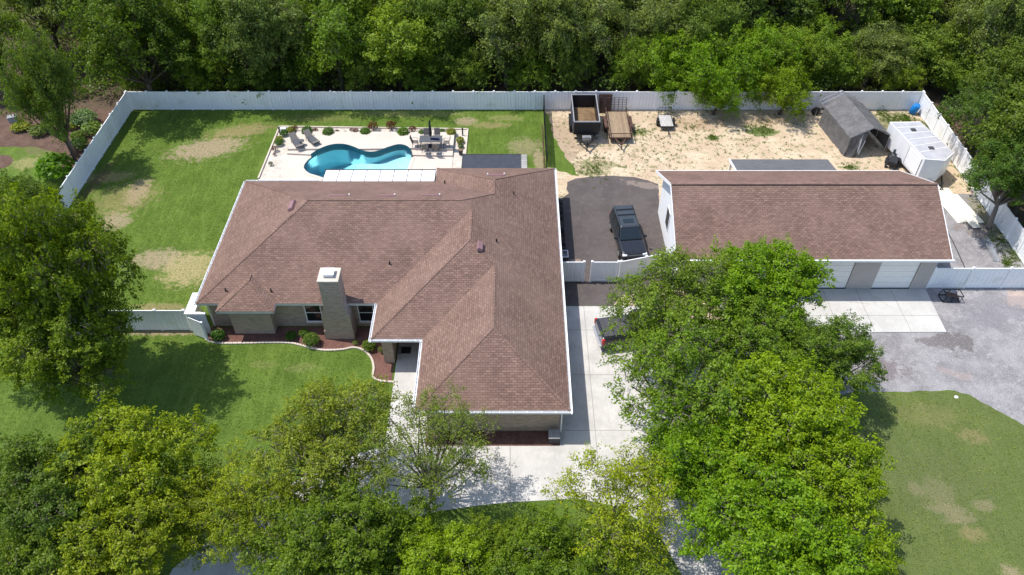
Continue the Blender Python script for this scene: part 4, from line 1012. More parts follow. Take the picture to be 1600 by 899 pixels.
f.build('ramp_gate', M['rust'], ut)
f = MB().bar((8.8, 57.1, .5), (9.25, 56.1, .5), .08, .1).bar((9.7, 57.1, .5), (9.25, 56.1, .5), .08, .1).bar((9.25, 56.2, .5), (9.25, 55.8, .5), .09, .09).tube([(9.25, 56.15, 0), (9.25, 56.15, .75)], .035, 8)
f.build('tongue', M['rust'], ut)
for x in (8.14, 10.36):
    MB().box(x - .13, x + .13, 58.6, 60.3, .72, .76).box(x - .13, x + .13, 58.5, 58.6, .45, .74).build('fender', M['rust'], ut)
    for y in (59.05, 59.85): MB().tube([(x - .1, y, .33), (x + .1, y, .33)], .33, 16).build('wheel', M['rubber'], ut)
done(ut)
sm = wthing('small_trailer', 'small single axle trailer with bleached board deck near the back fence', 'trailer', (13.5, 60, 0))
x0, x1, y0, y1 = 12.98, 14.08, 59.1, 60.9
MB().box(x0, x1, y0, y1, .42, .47).build('deck', M['wood_pale'], sm)
f = MB().bar((x0 - .03, y0, .42), (x0 - .03, y1, .42), .05, .1).bar((x1 + .03, y0, .42), (x1 + .03, y1, .42), .05, .1).bar((x0, y0 - .03, .42), (x1, y0 - .03, .42), .05, .1)
f.bar((13.53, 59.1, .4), (13.53, 58.0, .4), .07, .07).tube([(13.53, 58.2, 0), (13.53, 58.2, .6)], .03, 6); f.build('frame', M['black'], sm)
f = MB()
for k in range(5): x = x0 + k * (x1 - x0) / 4; f.bar((x, y1 + .03, .45), (x, y1 + .1, 1.2), .03, .03)
for z in (.5, .85, 1.2): f.bar((x0, y1 + .03 + (z - .45) * .09, z), (x1, y1 + .03 + (z - .45) * .09, z), .03, .03)
f.build('ramp_gate', M['black'], sm)
for x in (12.83, 14.23):
    MB().tube([(x - .08, 60.0, .27), (x + .08, 60.0, .27)], .27, 14).build('wheel', M['rubber'], sm); MB().box(x - .1, x + .1, 59.7, 60.3, .56, .59).build('fender', M['black'], sm)
done(sm)
pl_ = wthing('steel_panel', 'rusty brown panel leaning on the fence behind the utility trailer', 'panel', (8.4, 62.0, 0))
MB().add([(7.75, 61.95, 0), (8.95, 61.95, 0), (8.95, 62.35, 1.7), (7.75, 62.35, 1.7), (7.75, 62.02, 0), (8.95, 62.02, 0), (8.95, 62.42, 1.7), (7.75, 62.42, 1.7)], [(0, 1, 2, 3), (7, 6, 5, 4), (0, 4, 5, 1), (3, 2, 6, 7), (1, 5, 6, 2), (0, 3, 7, 4)]).build('sheet', M['rust'], pl_)
f = MB()
for x in (7.8, 8.35, 8.9): f.bar((x, 61.9, 0), (x, 62.3, 1.7), .06, .04)
f.build('rib', M['darkgrey'], pl_); done(pl_)
# cargo trailer
ct = wthing('cargo_trailer', 'white enclosed cargo trailer with aluminium roof and pointed nose by the right fence', 'trailer', (33, 54, 0))
A_, B_, C_, D_, E_ = (31.45, 56.7), (34.0, 56.75), (35.0, 52.25), (33.85, 51.15), (32.38, 51.35)
cpoly = [A_, E_, D_, C_, B_]
MB().prism(cpoly, .45, 2.35).build('body', M['trailer_white'], ct, bevel=.03)
def grow(poly, g_):
    cx_ = sum(p[0] for p in poly) / len(poly); cy_ = sum(p[1] for p in poly) / len(poly)
    return [(cx_ + (x - cx_) * (1 + g_), cy_ + (y - cy_) * (1 + g_)) for x, y in poly]
MB().prism(grow(cpoly, .004), 2.352, 2.40).build('roof_edge', M['white'], ct)
MB().prism(grow(cpoly, -.035), 2.402, 2.43).build('roof', M['trailer_roof'], ct)
f = MB()
for k in range(1, 6):
    s_ = k / 6; l_ = Vector(A_).lerp(Vector(E_), s_); r_ = Vector(B_).lerp(Vector(C_), s_); f.bar((l_.x + .06, l_.y, 2.434), (r_.x - .06, r_.y, 2.434), .045, .02)
f.build('roof_seam', M['white'], ct)
for px, py in ((1427, 203.5), (1455, 232)):
    x, y = at(px, py, 2.43); MB().box(x - .2, x + .2, y - .2, y + .2, 2.43, 2.50).build('roof_vent', M['darkgrey'], ct, bevel=.02)
s0 = Vector(A_).lerp(Vector(E_), .62); s1 = Vector(A_).lerp(Vector(E_), .95); nn = Vector((-1, -.17)).normalized() * .02
MB().bar((s0.x + nn.x, s0.y + nn.y, 1.4), (s1.x + nn.x, s1.y + nn.y, 1.4), .03, 1.55).build('side_door', M['white'], ct, bevel=.01)
f = MB()
for s_ in (s0, s1): f.bar((s_.x + nn.x * 1.5, s_.y + nn.y * 1.5, .6), (s_.x + nn.x * 1.5, s_.y + nn.y * 1.5, 2.2), .03, .03)
f.bar((s1.x + nn.x * 2, s1.y + nn.y * 2 + .2, 1.3), (s1.x + nn.x * 2, s1.y + nn.y * 2 + .35, 1.3), .04, .06); f.build('door_hardware', M['darkgrey'], ct)
for s_ in (.38, .52):
    p = Vector(A_).lerp(Vector(E_), s_); MB().tube([(p.x - .12, p.y, .36), (p.x + .12, p.y, .36)], .36, 16).build('wheel', M['rubber'], ct)
    p = Vector(B_).lerp(Vector(C_), s_); MB().tube([(p.x - .12, p.y, .36), (p.x + .12, p.y, .36)], .36, 16).build('wheel', M['rubber'], ct)
MB().bar((32.9, 51.4, .45), (34.05, 50.4, .45), .08, .12).bar((34.6, 51.9, .45), (34.05, 50.4, .45), .08, .12).tube([(34.05, 50.45, 0), (34.05, 50.45, .8)], .04, 8).build('tongue', M['black'], ct)
done(ct)
# canopy shelter
ax = Vector((-.15, 1)).normalized(); ang = math.atan2(-ax.x, ax.y)
sh = thing('canopy_shelter', 'grey tarpaulin peaked shelter with ragged open front on the sand', 'shelter', (29.7, 55.5, 0), ang)
Wd, Ev, Rg, Ln = 1.75, 1.75, 2.6, 5.0
cv = MB(); ns = 14; prof = []
for (x, z) in [(-Wd - .12, 0), (-Wd - .03, .9), (-Wd, Ev), (-Wd * .5, (Ev + Rg) / 2 + .02), (0, Rg), (Wd * .5, (Ev + Rg) / 2 + .02), (Wd, Ev), (Wd + .03, .9), (Wd + .12, .25)]: prof.append((x, z))
rr = random.Random(12); vs = []
for i in range(ns + 1):
    y = Ln * i / ns; sag = .04 * math.sin(math.pi * 4 * i / ns) ** 2
    for k, (x, z) in enumerate(prof): vs.append((x + rr.uniform(-.04, .04), y + rr.uniform(-.05, .05), max(.01, z - (sag if 1 < k < 7 else 0) + rr.uniform(-.02, .02))))
n = len(prof)
cv.add(vs, [(i * n + k, (i + 1) * n + k, (i + 1) * n + k + 1, i * n + k + 1) for i in range(ns) for k in range(n - 1)])
o = cv.build('cover', M['canvas'], sh); so = o.modifiers.new("thick", 'SOLIDIFY'); so.thickness = .015
fl = MB(); fl.add([(-Wd, .0, Ev), (-Wd * .45, -.05, (Ev + Rg) / 2 - .02), (-Wd * .62, -.25, .9), (-Wd * .75, -.35, .02), (-Wd - .1, -.1, .02)], [(0, 4, 3, 2, 1)])
fl.add([(-Wd * .4, .02, (Ev + Rg) / 2 - .05), (-.35, -.02, 2.05), (-.75, -.3, .9), (-1.05, -.45, .05)], [(0, 3, 2, 1)])
fl.build('door_flap', M['canvas'], sh).modifiers.new("thick", 'SOLIDIFY').thickness = .015
MB().add([(-Wd * .52, -.03, 1.95), (-Wd * .44, -.04, 2.02), (-.95, -.38, .7), (-1.1, -.44, .6)], [(0, 3, 2, 1)]).add([(-.55, -.1, 1.5), (-.42, -.1, 1.45), (-.85, -.42, .35), (-.95, -.42, .4)], [(0, 3, 2, 1)]).build('lining', M['canvas_in'], sh).modifiers.new("thick", 'SOLIDIFY').thickness = .01
f = MB()
for y in (.03, 1.7, 3.4, 4.97, 5.6, 6.1):
    f.tube([(-Wd + .03, y, 0), (-Wd + .04, y, Ev - .05), (0, y, Rg - .05), (Wd - .04, y, Ev - .05), (Wd - .03, y, 0)], .025, 6)
for x, z in ((-Wd + .04, Ev - .05), (0, Rg - .05), (Wd - .04, Ev - .05)): f.tube([(x, 0, z), (x, 6.1, z)], .022, 6)
f.build('frame', M['steel'], sh)
MB().add([(Wd * .9, 4.2, 1.7), (Wd * .95, 5.9, 1.5), (Wd * .3, 5.9, 1.9), (.2, 4.6, 2.3)], [(0, 1, 2, 3)]).build('torn_cover', M['canvas'], sh).modifiers.new("thick", 'SOLIDIFY').thickness = .02
# barrel, tyres, mower, boards
b_ = thing('plastic_barrel', 'blue plastic barrel tilted in the back right corner of the yard', 'barrel', (*at(1424, 177), 0))
b_.rotation_euler = (R(12), R(10), 0)
MB().tube([(0, 0, .03), (0, 0, .08), (0, 0, .35), (0, 0, .4), (0, 0, .62), (0, 0, .67), (0, 0, .93), (0, 0, .98)], [.26, .31, .33, .345, .345, .33, .31, .27], 20).build('drum', M['blueplastic'], b_, smooth=True)
MB().tube([(0, 0, .98), (0, 0, 1.0)], .25, 20).build('lid', M['blueplastic'], b_); MB().tube([(.12, 0, 1.0), (.12, 0, 1.03)], .04, 8).build('cap', M['black'], b_)
for lb, px, py, tilt, white in [('black spare tyre lying upright next to the round bush', 1273, 180, 0, 0), ('spare wheel with white rim, left of the pair by the shelter', 1282, 178, 1, 1), ('spare wheel with white rim, right of the pair by the shelter', 1290, 177, 1, 1)]:
    w_ = thing('spare_wheel', lb, 'wheel', (*at(px, py), 0), 0, 'spare wheels by the shelter')
    r_ = .40 if not white else .30
    MB().tube([(0, -.10, r_), (0, -.08, r_), (0, .08, r_), (0, .10, r_)], [r_ * .85, r_, r_, r_ * .85], 18).build('tyre', M['rubber'], w_)
    MB().tube([(0, -.115, r_), (0, -.10, r_)], [r_ * .4, r_ * .6], 14).build('rim', M['white'] if white else M['darkgrey'], w_)
mw = thing('riding_mower', 'black riding mower parked beside the white cargo trailer', 'mower', (*at(1393, 258), 0), R(-28))
MB().box(-.35, .35, -.75, .1, .35, .72).build('hood', M['black'], mw, bevel=.08)
MB().box(-.4, .4, .1, 1.0, .35, .5).build('body', M['darkgrey'], mw, bevel=.05)
MB().box(-.24, .24, .45, .85, .5, .6).box(-.24, .24, .82, .92, .6, .98).build('seat', M['lounge'], mw, bevel=.04)
MB().box(-.6, .6, -.25, .5, .14, .32).build('cutting_deck', M['black'], mw, bevel=.05)
MB().tube([(0, .05, .7), (0, .2, .95)], .02, 6).tube([(-.17, .22, .97), (.17, .22, .97)], .02, 6).build('steering_wheel', M['black'], mw)
for x in (-.42, .42):
    MB().tube([(x - .1, .75, .3), (x + .1, .75, .3)], .3, 14).build('wheel', M['rubber'], mw); MB().tube([(x - .07, -.55, .2), (x + .07, -.55, .2)], .2, 14).build('wheel', M['rubber'], mw)
rr = random.Random(5)
pn = thing('panel_stack', 'stack of cream coloured sheets lying on gravel beside the garage', 'sheets', (34.4, 48.5, 0), R(8))
for k, (dx, dy, rz, l_) in enumerate([(-.55, .1, 0, 4.3), (-.15, .25, .02, 4.6), (.3, -.1, -.02, 4.4), (.65, -.6, .03, 3.6), (.1, -2.3, .05, 1.2)]):
    m = MB().box(-.33, .33, -l_ / 2, l_ / 2, .02 + k * .035, .05 + k * .035)
    c, s_ = math.cos(rz), math.sin(rz); m.v = [(x * c - y * s_ + dx, x * s_ + y * c + dy, z) for x, y, z in m.v]
    m.build('sheet', M['cream'], pn)
gp = thing('gutter_length', 'bent grey length of metal gutter lying on gravel by the right fence', 'gutter', (34.95, 43.3, .03), R(-6))
MB().box(-.22, -.19, -1.3, 1.3, 0, .14).box(.19, .22, -1.3, 1.3, 0, .14).box(-.19, .19, -1.3, 1.3, 0, .02).build('channel', M['steel'], gp)
mf = thing('metal_frame', 'low black metal rack standing on the gravel in front of the white fence', 'rack', (*at(1484, 467), 0), 0)
f = MB()
for y in (-.35, .35):
    f.tube([(-.65, y, .04), (-.5, y, .55), (.6, y, .55), (.5, y, .04), (-.65, y, .04)], .035, 6); f.tube([(-.1, y, .04), (.0, y, .55)], .03, 6)
for x, z in ((-.65, .04), (-.5, .55), (.6, .55), (.5, .04)): f.tube([(x, -.35, z), (x, .35, z)], .035, 6)
f.build('frame', M['black'], mf)
MB().bar((-.45, 0, .45), (.5, 0, .2), .5, .04).build('shelf', M['rust'], mf)
hs = MB(); pts = [at(1476, 356), at(1487, 375), at(1498, 398), at(1510, 425)]
hs.tube([(x, y, .03) for x, y in smoothpoly(pts, 5, False)], .035, 6); tag(hs.build('garden_hose', M['darkgrey']), 'dark hose lying on gravel from the garage corner to the fence', 'hose')
# air conditioner and black sheeting by the wall
ac = thing('air_conditioner', 'grey air conditioner unit against the house wall near the gate', 'air conditioner', (3.62, 41.95, .01))
MB().box(-.36, .36, -.36, .36, .06, .80).build('case', M['darkgrey'], ac, bevel=.02); MB().box(-.42, .42, -.42, .42, .0, .06).build('base', M['coping'], ac)
MB().box(-.38, -.33, -.38, .38, .80, .84).box(.33, .38, -.38, .38, .80, .84).box(-.33, .33, -.38, -.33, .80, .84).box(-.33, .33, .33, .38, .80, .84).build('rim', M['white'], ac)
f = MB()
for r_ in (.08, .14, .2, .26, .31): f.tube([(r_ * math.cos(a / 10 * math.pi), r_ * math.sin(a / 10 * math.pi), .83) for a in range(21)], .008, 4, False)
f.build('fan_grille', M['steel'], ac)
rr = random.Random(33); tp = MB(); nx, ny = 8, 44; vs = []
for j in range(ny + 1):
    for i in range(nx + 1):
        vs.append((2.80 + 1.15 * i / nx + rr.uniform(-.03, .03), 43.0 + 6.2 * j / ny, (.02 if i in (0, nx) or j in (0, ny) else rr.uniform(.10, .34))))
tp.add(vs, [(j * (nx + 1) + i, j * (nx + 1) + i + 1, (j + 1) * (nx + 1) + i + 1, (j + 1) * (nx + 1) + i) for j in range(ny) for i in range(nx)])
tarp_m = plain("black plastic sheet", (.02, .02, .022), .3, .2)
tag(tp.build('black_tarp', tarp_m), 'crumpled black plastic sheet in the strip between house wall and asphalt', 'tarp')
hb = thing('hvac_box', 'dark square box on the mulch strip at the garage wing corner', 'box', (2.42, 26.65, .034))
MB().box(-.30, .30, -.30, .30, 0, .52).build('case', M['darkgrey'], hb, bevel=.02); MB().box(-.33, .33, -.33, .33, .52, .57).build('lid', M['grey'], hb, bevel=.01)
# porch mats
for lb, px, py, mt in [('black doormat on the shaded porch floor', 635, 548, 'rubber'), ('grey patterned mat beside the black doormat', 624, 548, 'grey')]:
    x, y = at(px, py); t_ = thing('doormat', lb, 'doormat', (x, y, .031)); MB().box(-.26 if mt == 'rubber' else -.12, .26 if mt == 'rubber' else .12, -.25, .25, 0, .015).build('mat', M[mt], t_); 
    MB().box(-.30 if mt == 'rubber' else -.15, .30 if mt == 'rubber' else .15, -.29, .29, 0, .008).build('border', M['darkgrey'], t_)
fl_ = thing('garden_flag', 'small dark red and black garden flag leaning beside the yellow green tree', 'flag', (*at(305, 746, .4), 0))
MB().tube([(0, 0, 0), (-.12, 0, 1.1)], .012, 5).build('pole', M['black'], fl_); MB().add([(-.12, 0, 1.08), (.26, .02, .95), (.2, 0, .45), (-.06, 0, .5)], [(0, 1, 2, 3)]).build('cloth', M['flag'], fl_).modifiers.new('thick', 'SOLIDIFY').thickness = .01
# birdbath / path light on neighbour's lawn
ut_ = thing('utility_box', 'small grey box among the shadowed mulch left of the leaning tree', 'box', (*at(22, 190), 0), R(20))
MB().box(-.35, .35, -.25, .25, 0, .5).build('case', M['grey'], ut_, bevel=.03); MB().box(-.38, .38, -.28, .28, .5, .55).build('lid', M['grey'], ut_)
mp = thing('lawn_marker', 'small white disc on the dry grass near the gravel edge', 'disc', (*at(1494, 621), .01)); MB().tube([(0, 0, 0), (0, 0, .05)], [.12, .10], 12).build('disc', M['white'], mp); MB().tube([(0, 0, .05), (0, 0, .06)], .04, 8).build('knob', M['grey'], mp)

# ------------------------------------------------------------------ vegetation
def rnd_dirs(rng, n, zmin=-1.0):
    z = rng.uniform(zmin, 1, n); a = rng.uniform(0, 2 * np.pi, n); r = np.sqrt(1 - z * z)
    return np.stack([r * np.cos(a), r * np.sin(a), z], 1)
def leaf_mesh(name, C, Nrm, size, tone, rng, aspect=.55):
    """one four-cornered leaf spray per centre"""
    n = len(C); Nrm = Nrm / np.linalg.norm(Nrm, axis=1, keepdims=True)
    t_ = rng.normal(size=(n, 3)); t_ -= (t_ * Nrm).sum(1, keepdims=True) * Nrm; t_ /= np.linalg.norm(t_, axis=1, keepdims=True)
    b = np.cross(Nrm, t_); s_ = (size * rng.uniform(.6, 1.35, n))[:, None]
    fold = Nrm * s_ * .12
    V = np.empty((n, 4, 3)); V[:, 0] = C - t_ * s_ * .5; V[:, 1] = C + b * s_ * aspect * .5 + fold; V[:, 2] = C + t_ * s_ * .5; V[:, 3] = C - b * s_ * aspect * .5 + fold
    me = bpy.data.meshes.new(name); me.vertices.add(n * 4); me.vertices.foreach_set("co", V.reshape(-1).astype(np.float32))
    me.loops.add(n * 4); me.loops.foreach_set("vertex_index", np.arange(n * 4, dtype=np.int32))
    me.polygons.add(n); me.polygons.foreach_set("loop_start", np.arange(0, n * 4, 4, dtype=np.int32)); me.polygons.foreach_set("loop_total", np.full(n, 4, dtype=np.int32))
    me.update()
    a = me.attributes.new("tint", 'FLOAT', 'FACE'); a.data.foreach_set("value", rng.uniform(0, 1, n).astype(np.float32))
    a = me.attributes.new("tone", 'FLOAT', 'FACE'); a.data.foreach_set("value", np.clip(tone + rng.normal(0, .12, n), 0, 1).astype(np.float32))
    me.materials.append(M['leaf']); return me

def tree_proto(seed, R_=4.5, zc=6.0, vz=2.9, lobes=15, clumps=26, leaves=75, size=.17, cr=.62, trunk_r=.22, zmin=-.5, droop=0.0, flat=.62, bark='bark', twig=True, keep=1.0, base_split=.38):
    rng = np.random.default_rng(seed)
    # lobes: uneven clusters filling an ellipsoid
    L = []; tries = 0
    while len(L) < lobes and tries < 4000:
        tries += 1
        d = rnd_dirs(rng, 1, -.55)[0]; rr_ = rng.uniform(.35, .88) if len(L) > 2 else rng.uniform(0, .35)
        c = np.array([d[0] * R_ * rr_, d[1] * R_ * rr_, d[2] * vz * rr_]); lr = R_ * rng.uniform(.15, .36) * (1.1 if d[2] > .3 else .95)
        if all(np.linalg.norm((c - q) * (1, 1, 1.2)) > (lr + r2) * .62 for q, r2 in L): L.append((c, lr))
        elif tries > 1500 and rng.uniform() < .05: L.append((c, lr * .8))
    cc, nn, tone = [], [], []; tb = MB()
    H0 = zc - vz * .75
    base = Vector((0, 0, -.05)); fork = Vector((rng.normal(0, .2), rng.normal(0, .2), H0 * base_split + 1.0))
    tb.tube([base, Vector((0, 0, .25)), fork * .6 + Vector((.05, 0, 0)), fork], [trunk_r * 1.5, trunk_r * 1.1, trunk_r, trunk_r * .85], 9)
    for c, lr in L:
        lc_ = Vector((c[0], c[1], c[2] + zc)); mid = fork.lerp(lc_, .5) + Vector((rng.normal(0, .25), rng.normal(0, .25), -.1 * lc_.xy.length * .5))
        tb.tube([fork, mid, lc_], [trunk_r * .55, trunk_r * .34, trunk_r * .16], 5, False)
        nc = max(5, int(clumps * (lr / (R_ * .32)) ** 2)); D = rnd_dirs(rng, nc, zmin); ltone = rng.uniform(.15, .85)
        for d in D:
            if rng.uniform() > keep: continue
            p = c + d * lr * rng.uniform(.62, 1.08) * np.array([1, 1, .85]); p = p + np.array([0, 0, zc - droop * rng.uniform(0, 1) * max(0, np.linalg.norm(p[:2]) / R_ - .4)])
            cr_ = cr * rng.uniform(.55, 1.25); nl = max(6, int(leaves * (cr_ / cr) ** 2))
            ax_ = d * .8 + rng.normal(0, .45, 3) + np.array([0, 0, .12 - .35 * (droop > 0)]); ax_ /= np.linalg.norm(ax_)
            uu = rng.uniform(-.35, 1, nl); ln_ = cr_ * rng.uniform(1.2, 2.3)
            q = ax_ * (uu * ln_)[:, None] + rng.normal(0, 1, (nl, 3)) * (cr_ * .42 * (1.15 - .75 * np.maximum(uu, 0)))[:, None] * (1, 1, flat)
            if droop: q[:, 2] -= .45 * np.maximum(uu, 0) ** 2 * ln_
            cc.append(p + q); out = q / cr_ * .6 + d * .55
            nn.append(out * .55 + rng.normal(0, .55, (nl, 3)) + np.array([0, 0, .65])); tone.append(np.full(nl, ltone * .5 + rng.uniform(0, .5)) + .25 * uu)
            if twig:
                pv = Vector(p); st_ = lc_.lerp(pv, .5)
                md = lc_.lerp(pv, .75) + Vector((rng.normal(0, .12), rng.normal(0, .12), -.08)); tb.tube([st_, md, pv], [trunk_r * .14, trunk_r * .09, .008], 3, False)
                for _ in range(2):
                    e = pv + Vector(rnd_dirs(rng, 1)[0]) * cr_ * .8; tb.tube([md.lerp(pv, .6), e], [.014, .005], 3, False)
    C = np.concatenate(cc); N = np.concatenate(nn); T = np.concatenate(tone)
    cm = leaf_mesh('crown', C, N, size, T, rng)
    tm = bpy.data.meshes.new('trunk'); tm.from_pydata(tb.v, [], tb.f); tm.update(); tm.materials.append(M[bark])
    tm.polygons.foreach_set("use_smooth", [True] * len(tm.polygons))
    return dict(c=cm, t=tm, R=R_, zc=zc, n=len(C))
P = {
 'oakA': tree_proto(11, lobes=24, clumps=50, leaves=75, size=.175, cr=.46, flat=.5),
 'oakB': tree_proto(12, lobes=22, clumps=50, leaves=78, size=.175, vz=3.3, cr=.48, flat=.5),
 'oakC': tree_proto(13, lobes=26, clumps=42, leaves=72, size=.18, cr=.45, zmin=-.3, flat=.5),
 'full': tree_proto(17, lobes=30, clumps=44, leaves=72, size=.18, vz=4.1, cr=.46, flat=.5, zmin=-.6),
 'airy': tree_proto(14, lobes=26, clumps=38, leaves=46, size=.17, cr=.44),
 'sparse': tree_proto(15, lobes=26, clumps=30, leaves=50, size=.14, cr=.5, keep=.85, trunk_r=.17, base_split=.15),
 'yellow': tree_proto(16, lobes=24, clumps=34, leaves=46, size=.16, cr=.5, keep=.85, trunk_r=.12),
 'woodA': tree_proto(21, lobes=22, clumps=32, leaves=85, size=.23, cr=.75, vz=4.0, zc=6.0, zmin=-.8, bark='bark_dark'),
 'woodB': tree_proto(22, lobes=20, clumps=32, leaves=85, size=.23, cr=.75, vz=4.4, zc=6.2, zmin=-.8, droop=.8, bark='bark'),
 'woodC': tree_proto(23, lobes=24, clumps=28, leaves=80, size=.21, cr=.65, vz=3.8, zc=5.8, zmin=-.8, bark='bark_dark'),
 'moss': tree_proto(24, lobes=24, clumps=28, leaves=80, size=.22, cr=.7, vz=4.4, zc=6.2, zmin=-.9, droop=2.2, bark='bark'),
 'bushy': tree_proto(25, R_=4.5, zc=3.6, vz=3.4, lobes=20, clumps=26, leaves=70, size=.22, cr=.7, zmin=-.9, bark='bark_dark'),
}
def tree(kind, x, y, Rr, color, label, cat='tree', group=None, sz=None, rz=None, name='tree', lean=0.0):
    p = P[kind]; s_ = Rr / p['R']; sz = sz or s_
    r = thing(name, label, cat, (x, y, 0), rz if rz is not None else (x * 3.1 + y * 1.7) % 6.28, group)
    r.scale = (s_, s_, sz)
    if lean: r.rotation_euler.y = lean
    a = link_mesh('trunk', p['t'], r); b = link_mesh('crown', p['c'], r); b.color = (*color, 1); a.color = (1, 1, 1, 1)
    return r
def tree_px(kind, px, py, Rr, color, label, sz=None, **kw):
    p = P[kind]; z = p['zc'] * (sz or Rr / p['R']); x, y = at(px, py, z); return tree(kind, x, y, Rr, color, label, sz=sz, **kw)
LIME, YEL, MID, DEEP, OLIVE, FOR, FOR2 = (.195, .285, .012), (.27, .32, .020), (.120, .190, .014), (.068, .120, .014), (.200, .240, .032), (.078, .125, .022), (.115, .165, .028)
BRIGHT = (.155, .265, .012)
fr_g = 'oaks over the driveway'
near = [
 ('oakC', 1188, 450, 3.7, BRIGHT, 'green oak standing in front of the garage roof and doors', {}),
 ('airy', 1052, 474, 3.9, (.15, .22, .03), 'light airy oak in front of the yard gate, beside the black suv', {}),
 ('oakA', 1285, 560, 3.2, (.12, .19, .03), 'oak reaching over the gravel in front of the garage slab', {}),
 ('oakC', 1180, 545, 3.3, (.135, .215, .022), 'green oak between the driveway and the garage slab, in the middle of the group', {}),
 ('airy', 1070, 600, 4.0, (.145, .23, .024), 'open oak crown over the middle of the concrete driveway', {}),
 ('oakB', 1215, 660, 3.9, LIME, 'bright green oak between driveway and the right lawn, above its darker neighbours', {}),
 ('oakA', 1095, 728, 3.5, BRIGHT, 'bright oak crown right of the yellow leafed tree', {}),
 ('oakC', 1272, 765, 3.5, LIME, 'bright oak whose bare twigs reach over the right lawn', {}),
 ('oakB', 1206, 850, 3.8, BRIGHT, 'bright oak at the bottom edge right of the drive entrance', {}),
 ('oakA', 1320, 890, 3.0, LIME, 'oak in the bottom edge beside the right lawn', {}),
 ('yellow', 968, 780, 3.3, YEL, 'thin yellow green tree over the driveway apron', {}),
 ('oakA', 835, 880, 3.0, MID, 'rounded green tree at the bottom centre below the driveway apron', {}),
 ('yellow', 965, 885, 2.4, (.19, .26, .02), 'yellowish tree at the bottom edge left of the drive entrance', {}),
 ('oakB', 690, 900, 2.7, LIME, 'bright green tree at the bottom below the bare branched tree', {}),
 ('oakC', 520, 855, 3.3, (.125, .19, .018), 'deep green tree at the bottom left of the bare branched tree', {}),
 ('airy', 505, 692, 3.6, OLIVE, 'olive green tree beside the front walkway', {}),
 ('sparse', 665, 700, 3.5, (.16, .21, .04), 'nearly bare branching tree in front of the pale driveway apron', {}),
 ('yellow', 352, 785, 2.7, YEL, 'yellow green tree beside the front lawn and small red flag', {}),
 ('airy', 415, 815, 2.6, (.19, .25, .02), 'pale green tree above the shaded curve of the drive', {}),
 ('oakB', 205, 730, 3.6, (.215, .275, .014), 'bright yellow green oak on the lower edge of the front lawn', {}),
 ('oakA', 60, 770, 3.7, (.10, .155, .022), 'dark green oak in the lower left corner', {}),
 ('oakC', 180, 865, 3.2, (.21, .26, .018), 'yellow green tree at the bottom edge on the left', {}),
 ('oakC', 80, 895, 3.0, (.13, .19, .02), 'green tree cut by the bottom left corner', {}),
 ('full', 92, 425, 3.8, (.14, .195, .016), 'big spreading oak on the left edge over the front fence', dict(sz=1.4)),
 ('full', 108, 535, 3.8, (.15, .21, .018), 'lower oak crown below the big left oak, over the front lawn', dict(sz=.85)),
 ('full', 18, 465, 3.4, (.12, .17, .016), 'oak crown cut by the left edge, between the big left oak and the fence', dict(sz=1.0)),
 ('oakC', 20, 325, 3.0, (.085, .14, .02), 'oak behind the white side fence above the big left oak', {}),
 ('oakC', 765, 885, 2.4, (.14, .20, .014), 'yellowish green tree at the bottom edge between two rounder ones', {}),
 ('airy', 905, 875, 2.4, (.14, .22, .02), 'light tree on the bottom edge below the end of the pale apron', {}),
 ('airy', 290, 815, 2.3, (.17, .23, .02), 'light green tree between the yellow tree and the lower left oaks', {}),
 ('oakC', 620, 860, 2.4, MID, 'mid green tree at the foot of the bare branched tree', {}),
]
for kind, px, py, Rr, col_, lb, kw in near: tree_px(kind, px, py, Rr, col_, lb, **kw)
# right hand trees beyond the side fence
for kind, px, py, Rr, col_, lb, sz in [
 ('woodC', 1590, 140, 4.2, FOR2, 'tree behind the right fence level with the shelter', .95),
 ('oakC', 1560, 175, 3.4, (.09, .15, .035), 'feathery green tree overhanging the right fence beside the cargo trailer', .8),
 ('oakB', 1588, 275, 3.4, (.08, .145, .028), 'big green tree overhanging the right fence by the cream sheets', .8),
 ('woodA', 1640, 230, 4.5, FOR2, 'tree cut by the right edge behind the overhanging ones', 1.0)]:
    tree_px(kind, px, py, Rr, col_, lb, sz=sz)
# the bright creeper covered bushes at the back of the sand yard
for kind, px, py, Rr, col_, lb, sz in [
 ('bushy', 1042, 102, 3.3, (.165, .27, .018), 'bright green bush over the fence behind the small trailer', .85),
 ('bushy', 1095, 112, 3.3, (.150, .26, .014), 'bright creeper covered tree hanging over the fence between trailer and round bush', .85),
 ('bushy', 1122, 142, 2.4, (.15, .26, .014), 'lowest bright green bush drooping over the fence onto the sand', .66),
 ('bushy', 1160, 112, 3.0, (.14, .24, .018), 'bright green bush over the fence just left of the round bush', .80),
 ('bushy', 1228, 142, 2.6, (.17, .25, .012), 'round bright green bush inside the sand yard', .66),
 ('bushy', 1188, 92, 3.2, (.155, .26, .018), 'bright green bush behind the round bush at the fence', .95)]:
    tree_px(kind, px, py, Rr, col_, lb, sz=sz, name='bush', cat='bush')
tree_px('woodC', 205, 60, 4.6, (.10, .155, .022), 'large green tree overhanging the back left fence corner', sz=1.15)
tree_px('woodA', 375, 45, 3.8, (.12, .17, .05), 'greyish oak behind the left part of the back fence', sz=1.1)
